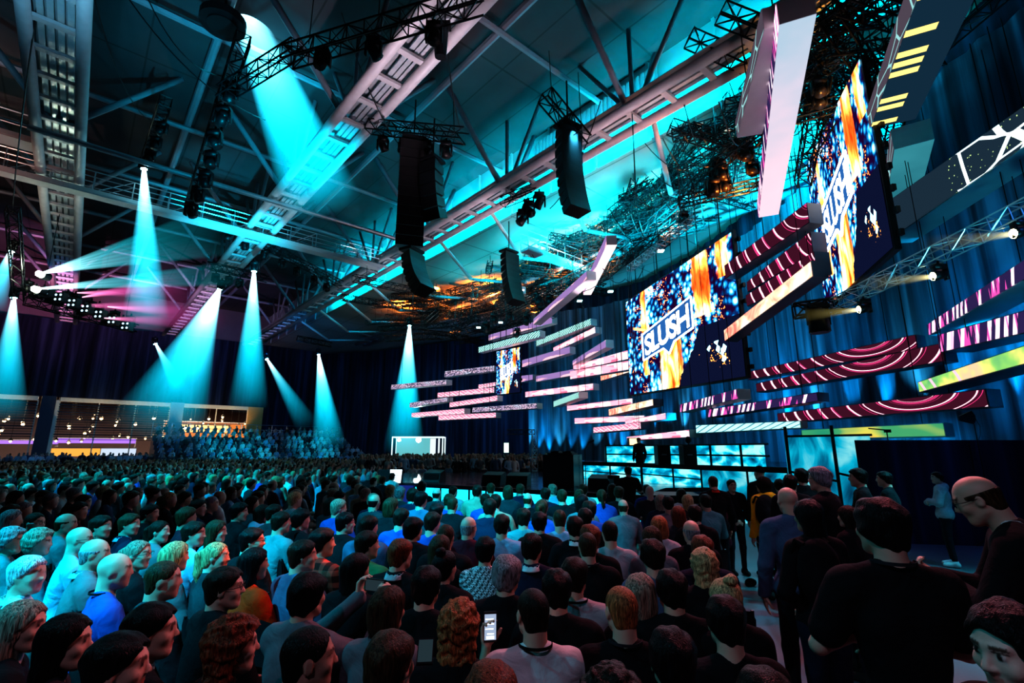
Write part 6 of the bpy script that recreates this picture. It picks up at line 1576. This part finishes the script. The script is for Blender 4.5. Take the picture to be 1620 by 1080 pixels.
while Yr < 46:
    x = -Yr*1.12-1; sid = 0
    while x < min(Yr*.40, 4.2):
        xx = x+rr.uniform(-.06,.06); yy = Yr+rr.uniform(-.10,.10)+ (x*x)*.004; k = (xx)/yy
        ok = all((xx-a)**2+(yy-b)**2 > .30 for a, b in taken)
        if xx > -6.5: ok = ok and yy < min(front_y(xx)-1.6, 10.4 if xx > -3.2 else 99)
        if yy < 7.2 and xx > -2.2 and False: ok = False
        if xx > 2.9 and yy > 9.8: ok = False
        if abs(xx-2.55) < .9 and abs(yy-11.3) < .9: ok = False
        if k < -1.10: ok = False
        u = -xx*math.sin(AX)+yy*math.cos(AX)
        if u > UW-16: ok = False
        if ok: cand.append((xx, yy, row, sid))
        sid += 1; x += rr.uniform(.58,.68)
    Yr += .86 if Yr < 16 else 1.0; row += 1
def px_of(x, y): return 810+780*x/(y*.97)
NMAX = 300-NP[0]-2
cand.sort(key=lambda c: c[1]); near, far = cand[:NMAX], cand[NMAX:]
rows_ = {}
for c in near: rows_.setdefault(c[2], []).append(c)
for ri, (r0, cs) in enumerate(sorted(rows_.items())):
    cs.sort(key=lambda c: -c[0])
    for si, (x, y, _, _) in enumerate(cs):
        fem, hair, hc, tc = rnd_person(); px = px_of(x, y); br = np.interp(px, [0,250,450,620,800,1000,1200], [62,56,46,18,4,0,-4])
        top = rr.choice(['jacket','jacket','knit','tee']) if not fem else rr.choice(['jacket','knit']); kd = rr.choice(['lap','lap','cross'])
        sc = rr.uniform(.97,1.04)
        person(x, y, 0, br+rr.uniform(-6,6), lab(hair, hc, tc, f'{ordn[min(si,29)]} from the aisle, {ordn[ri]} middle row'), SK[rr.choice('lllmp')], hair, HC[hc], top, TC[tc], kd, fem, rr.choice([0,0,20,20]), lod=2, scale=sc, headat=True, group='seated audience of the middle block', legs=False)
# ---------------------------------------------------------------- the uncountable rest: one object per crowd
def low_mesh(kind, hair):
    p = mkpose(kind, False, 0)
    def f(q):
        h = hl(p, q); d = el(h, (0,-.005,0), (.078,.098,.118)); d = smin(d, rc(q, p.nb, p.nb+Vector((0,0,.08)), .055), .03)
        return np.minimum(d, np.minimum(torso_sdf(p, q, .012), arms_sdf(p, q, .012)))
    lo, hi = BND[p.seated]; z0 = p.hz-.1
    v, fc = surfnets(f, (lo[0],lo[1],z0), (hi[0],hi[1]-.2,hi[2]), .055); h = hl(p, v)
    part = np.zeros(len(v), int); hd = (v[:,2] > p.nb.z+.0) & (np.abs(h[:,0]) < .11); part[hd] = 1
    if hair: part[hd & ((h[:,2] > .055) | ((h[:,1] < -.0) & (h[:,2] > -.05)))] = 2
    return v, fc, part
LM = [low_mesh('lap', True), low_mesh('cross', True), low_mesh('lap', False)]; LS = [low_mesh('guard', True), low_mesh('stand', True)]
def crowd(name, ppl, label, cat='crowd'):
    """ppl: x, y, z, bearing, standing, cloth, skin, hair colour"""
    V = []; Fq = []; C = []; base = 0
    for x, y, z, br, stn, cc, sk, hc in ppl:
        v, fc, part = rr.choice(LS if stn else LM); a = -R(br); ca, sa = math.cos(a), math.sin(a); s = rr.uniform(.95,1.05)
        w = np.stack([v[:,0]*ca-v[:,1]*sa, v[:,0]*sa+v[:,1]*ca, v[:,2]], 1)*s+np.array((x,y,z)); V.append(w); Fq.append(fc+base); base += len(v)
        C.append(np.array([cc, sk, hc])[part]*.62)
    me = tomesh(name, np.concatenate(V), np.concatenate(Fq), M['crowd'], np.concatenate(C)); o = bpy.data.objects.new(name, me); COL.objects.link(o); tag(o, label, cat, kind='stuff'); return o
t = NT('crowd_cloth_and_skin'); M['crowd'] = t.bsdf(t.n('Attribute', attribute_name='tint').outputs['Color'], .7, spec=.3)
def cols(light=False):
    tc = TC[rr.choice(['black','navy','charcoal','grey','lightgrey','white','skyblue','denim'] if not light else ['lightgrey','white','skyblue','grey','teal','white','charcoal'])]
    return tc, SK[rr.choice('llmp')], HC[rr.choice(['black','dark','brown','brown','ash','blond','grey'])]
ppl = []
for x, y, r0, sid in far: px = px_of(x, y); ppl.append((x, y, 0, np.interp(px, [0,300,560,640], [64,62,70,30])+rr.uniform(-8,8), False, *cols()))
crowd('distant_seated_crowd', ppl, 'dense distant seated crowd in the left and middle of the hall')
# tiered stand in front of the back wall
std = empty('tiered_stand', (0,0,0), AX); m = MB(); v0, v1 = vpx(238), vpx(520); ppl = []
for i in range(8):
    u = UW-4.2-1.05*(7-i)-1.0; z = .35+.42*i; m.box(((v0+v1)/2, u, z/2), (v1-v0, 1.05, z))
    v = v0+.4
    while v < v1-.3:
        if rr.random() < .93: p_ = UV(v, u, z); ppl.append((p_.x, p_.y, z-.42+.35, 180-5+rr.uniform(-14,14)+20, False, *cols(True)))
        v += rr.uniform(.55,.72)
m.build('step_block', simple('stand_dark_wood', (.05,.05,.06)), std); m = MB(); 
for z_ in (4.2,4.75): m.tube((v0, UW-4.3, z_), (v1, UW-4.3, z_), .03, 5)
for v in np.arange(v0, v1, 1.6): m.tube((v, UW-4.3, 3.2), (v, UW-4.3, 4.75), .03, 5)
m.build('railing', M['alu'], std); tag(std, 'dark tiered seating stand below the window, packed with people', 'stand')
crowd('stand_crowd', ppl, 'packed spectators on the tiered stand, lit cyan')
ppl = []
for i in range(260):          # standing row at the back, along the top of the stand and floor
    v = rr.uniform(-26, v0); p_ = UV(v, UW-rr.uniform(3,13), 0); ppl.append((p_.x, p_.y, 0, 150+rr.uniform(-60,40), rr.random() < .7, *cols()))
crowd('back_crowd', ppl, 'dark standing crowd along the back wall under the window')
ppl = []
for i in range(420):          # audience on the far side of the stage
    px = rr.uniform(575, 868); Y_ = rr.uniform(26.2, 38); x = (px-810)/783*Y_
    ppl.append((x, Y_, 0, 180+rr.uniform(-25,25), rr.random() < .5 or Y_ > 33, *cols()))
crowd('far_side_crowd', ppl, 'rows of people on the far side of the stage facing the camera')
NPEOPLE = NP[0]; print('PEOPLE', NPEOPLE, 'objects', len(bpy.data.objects))
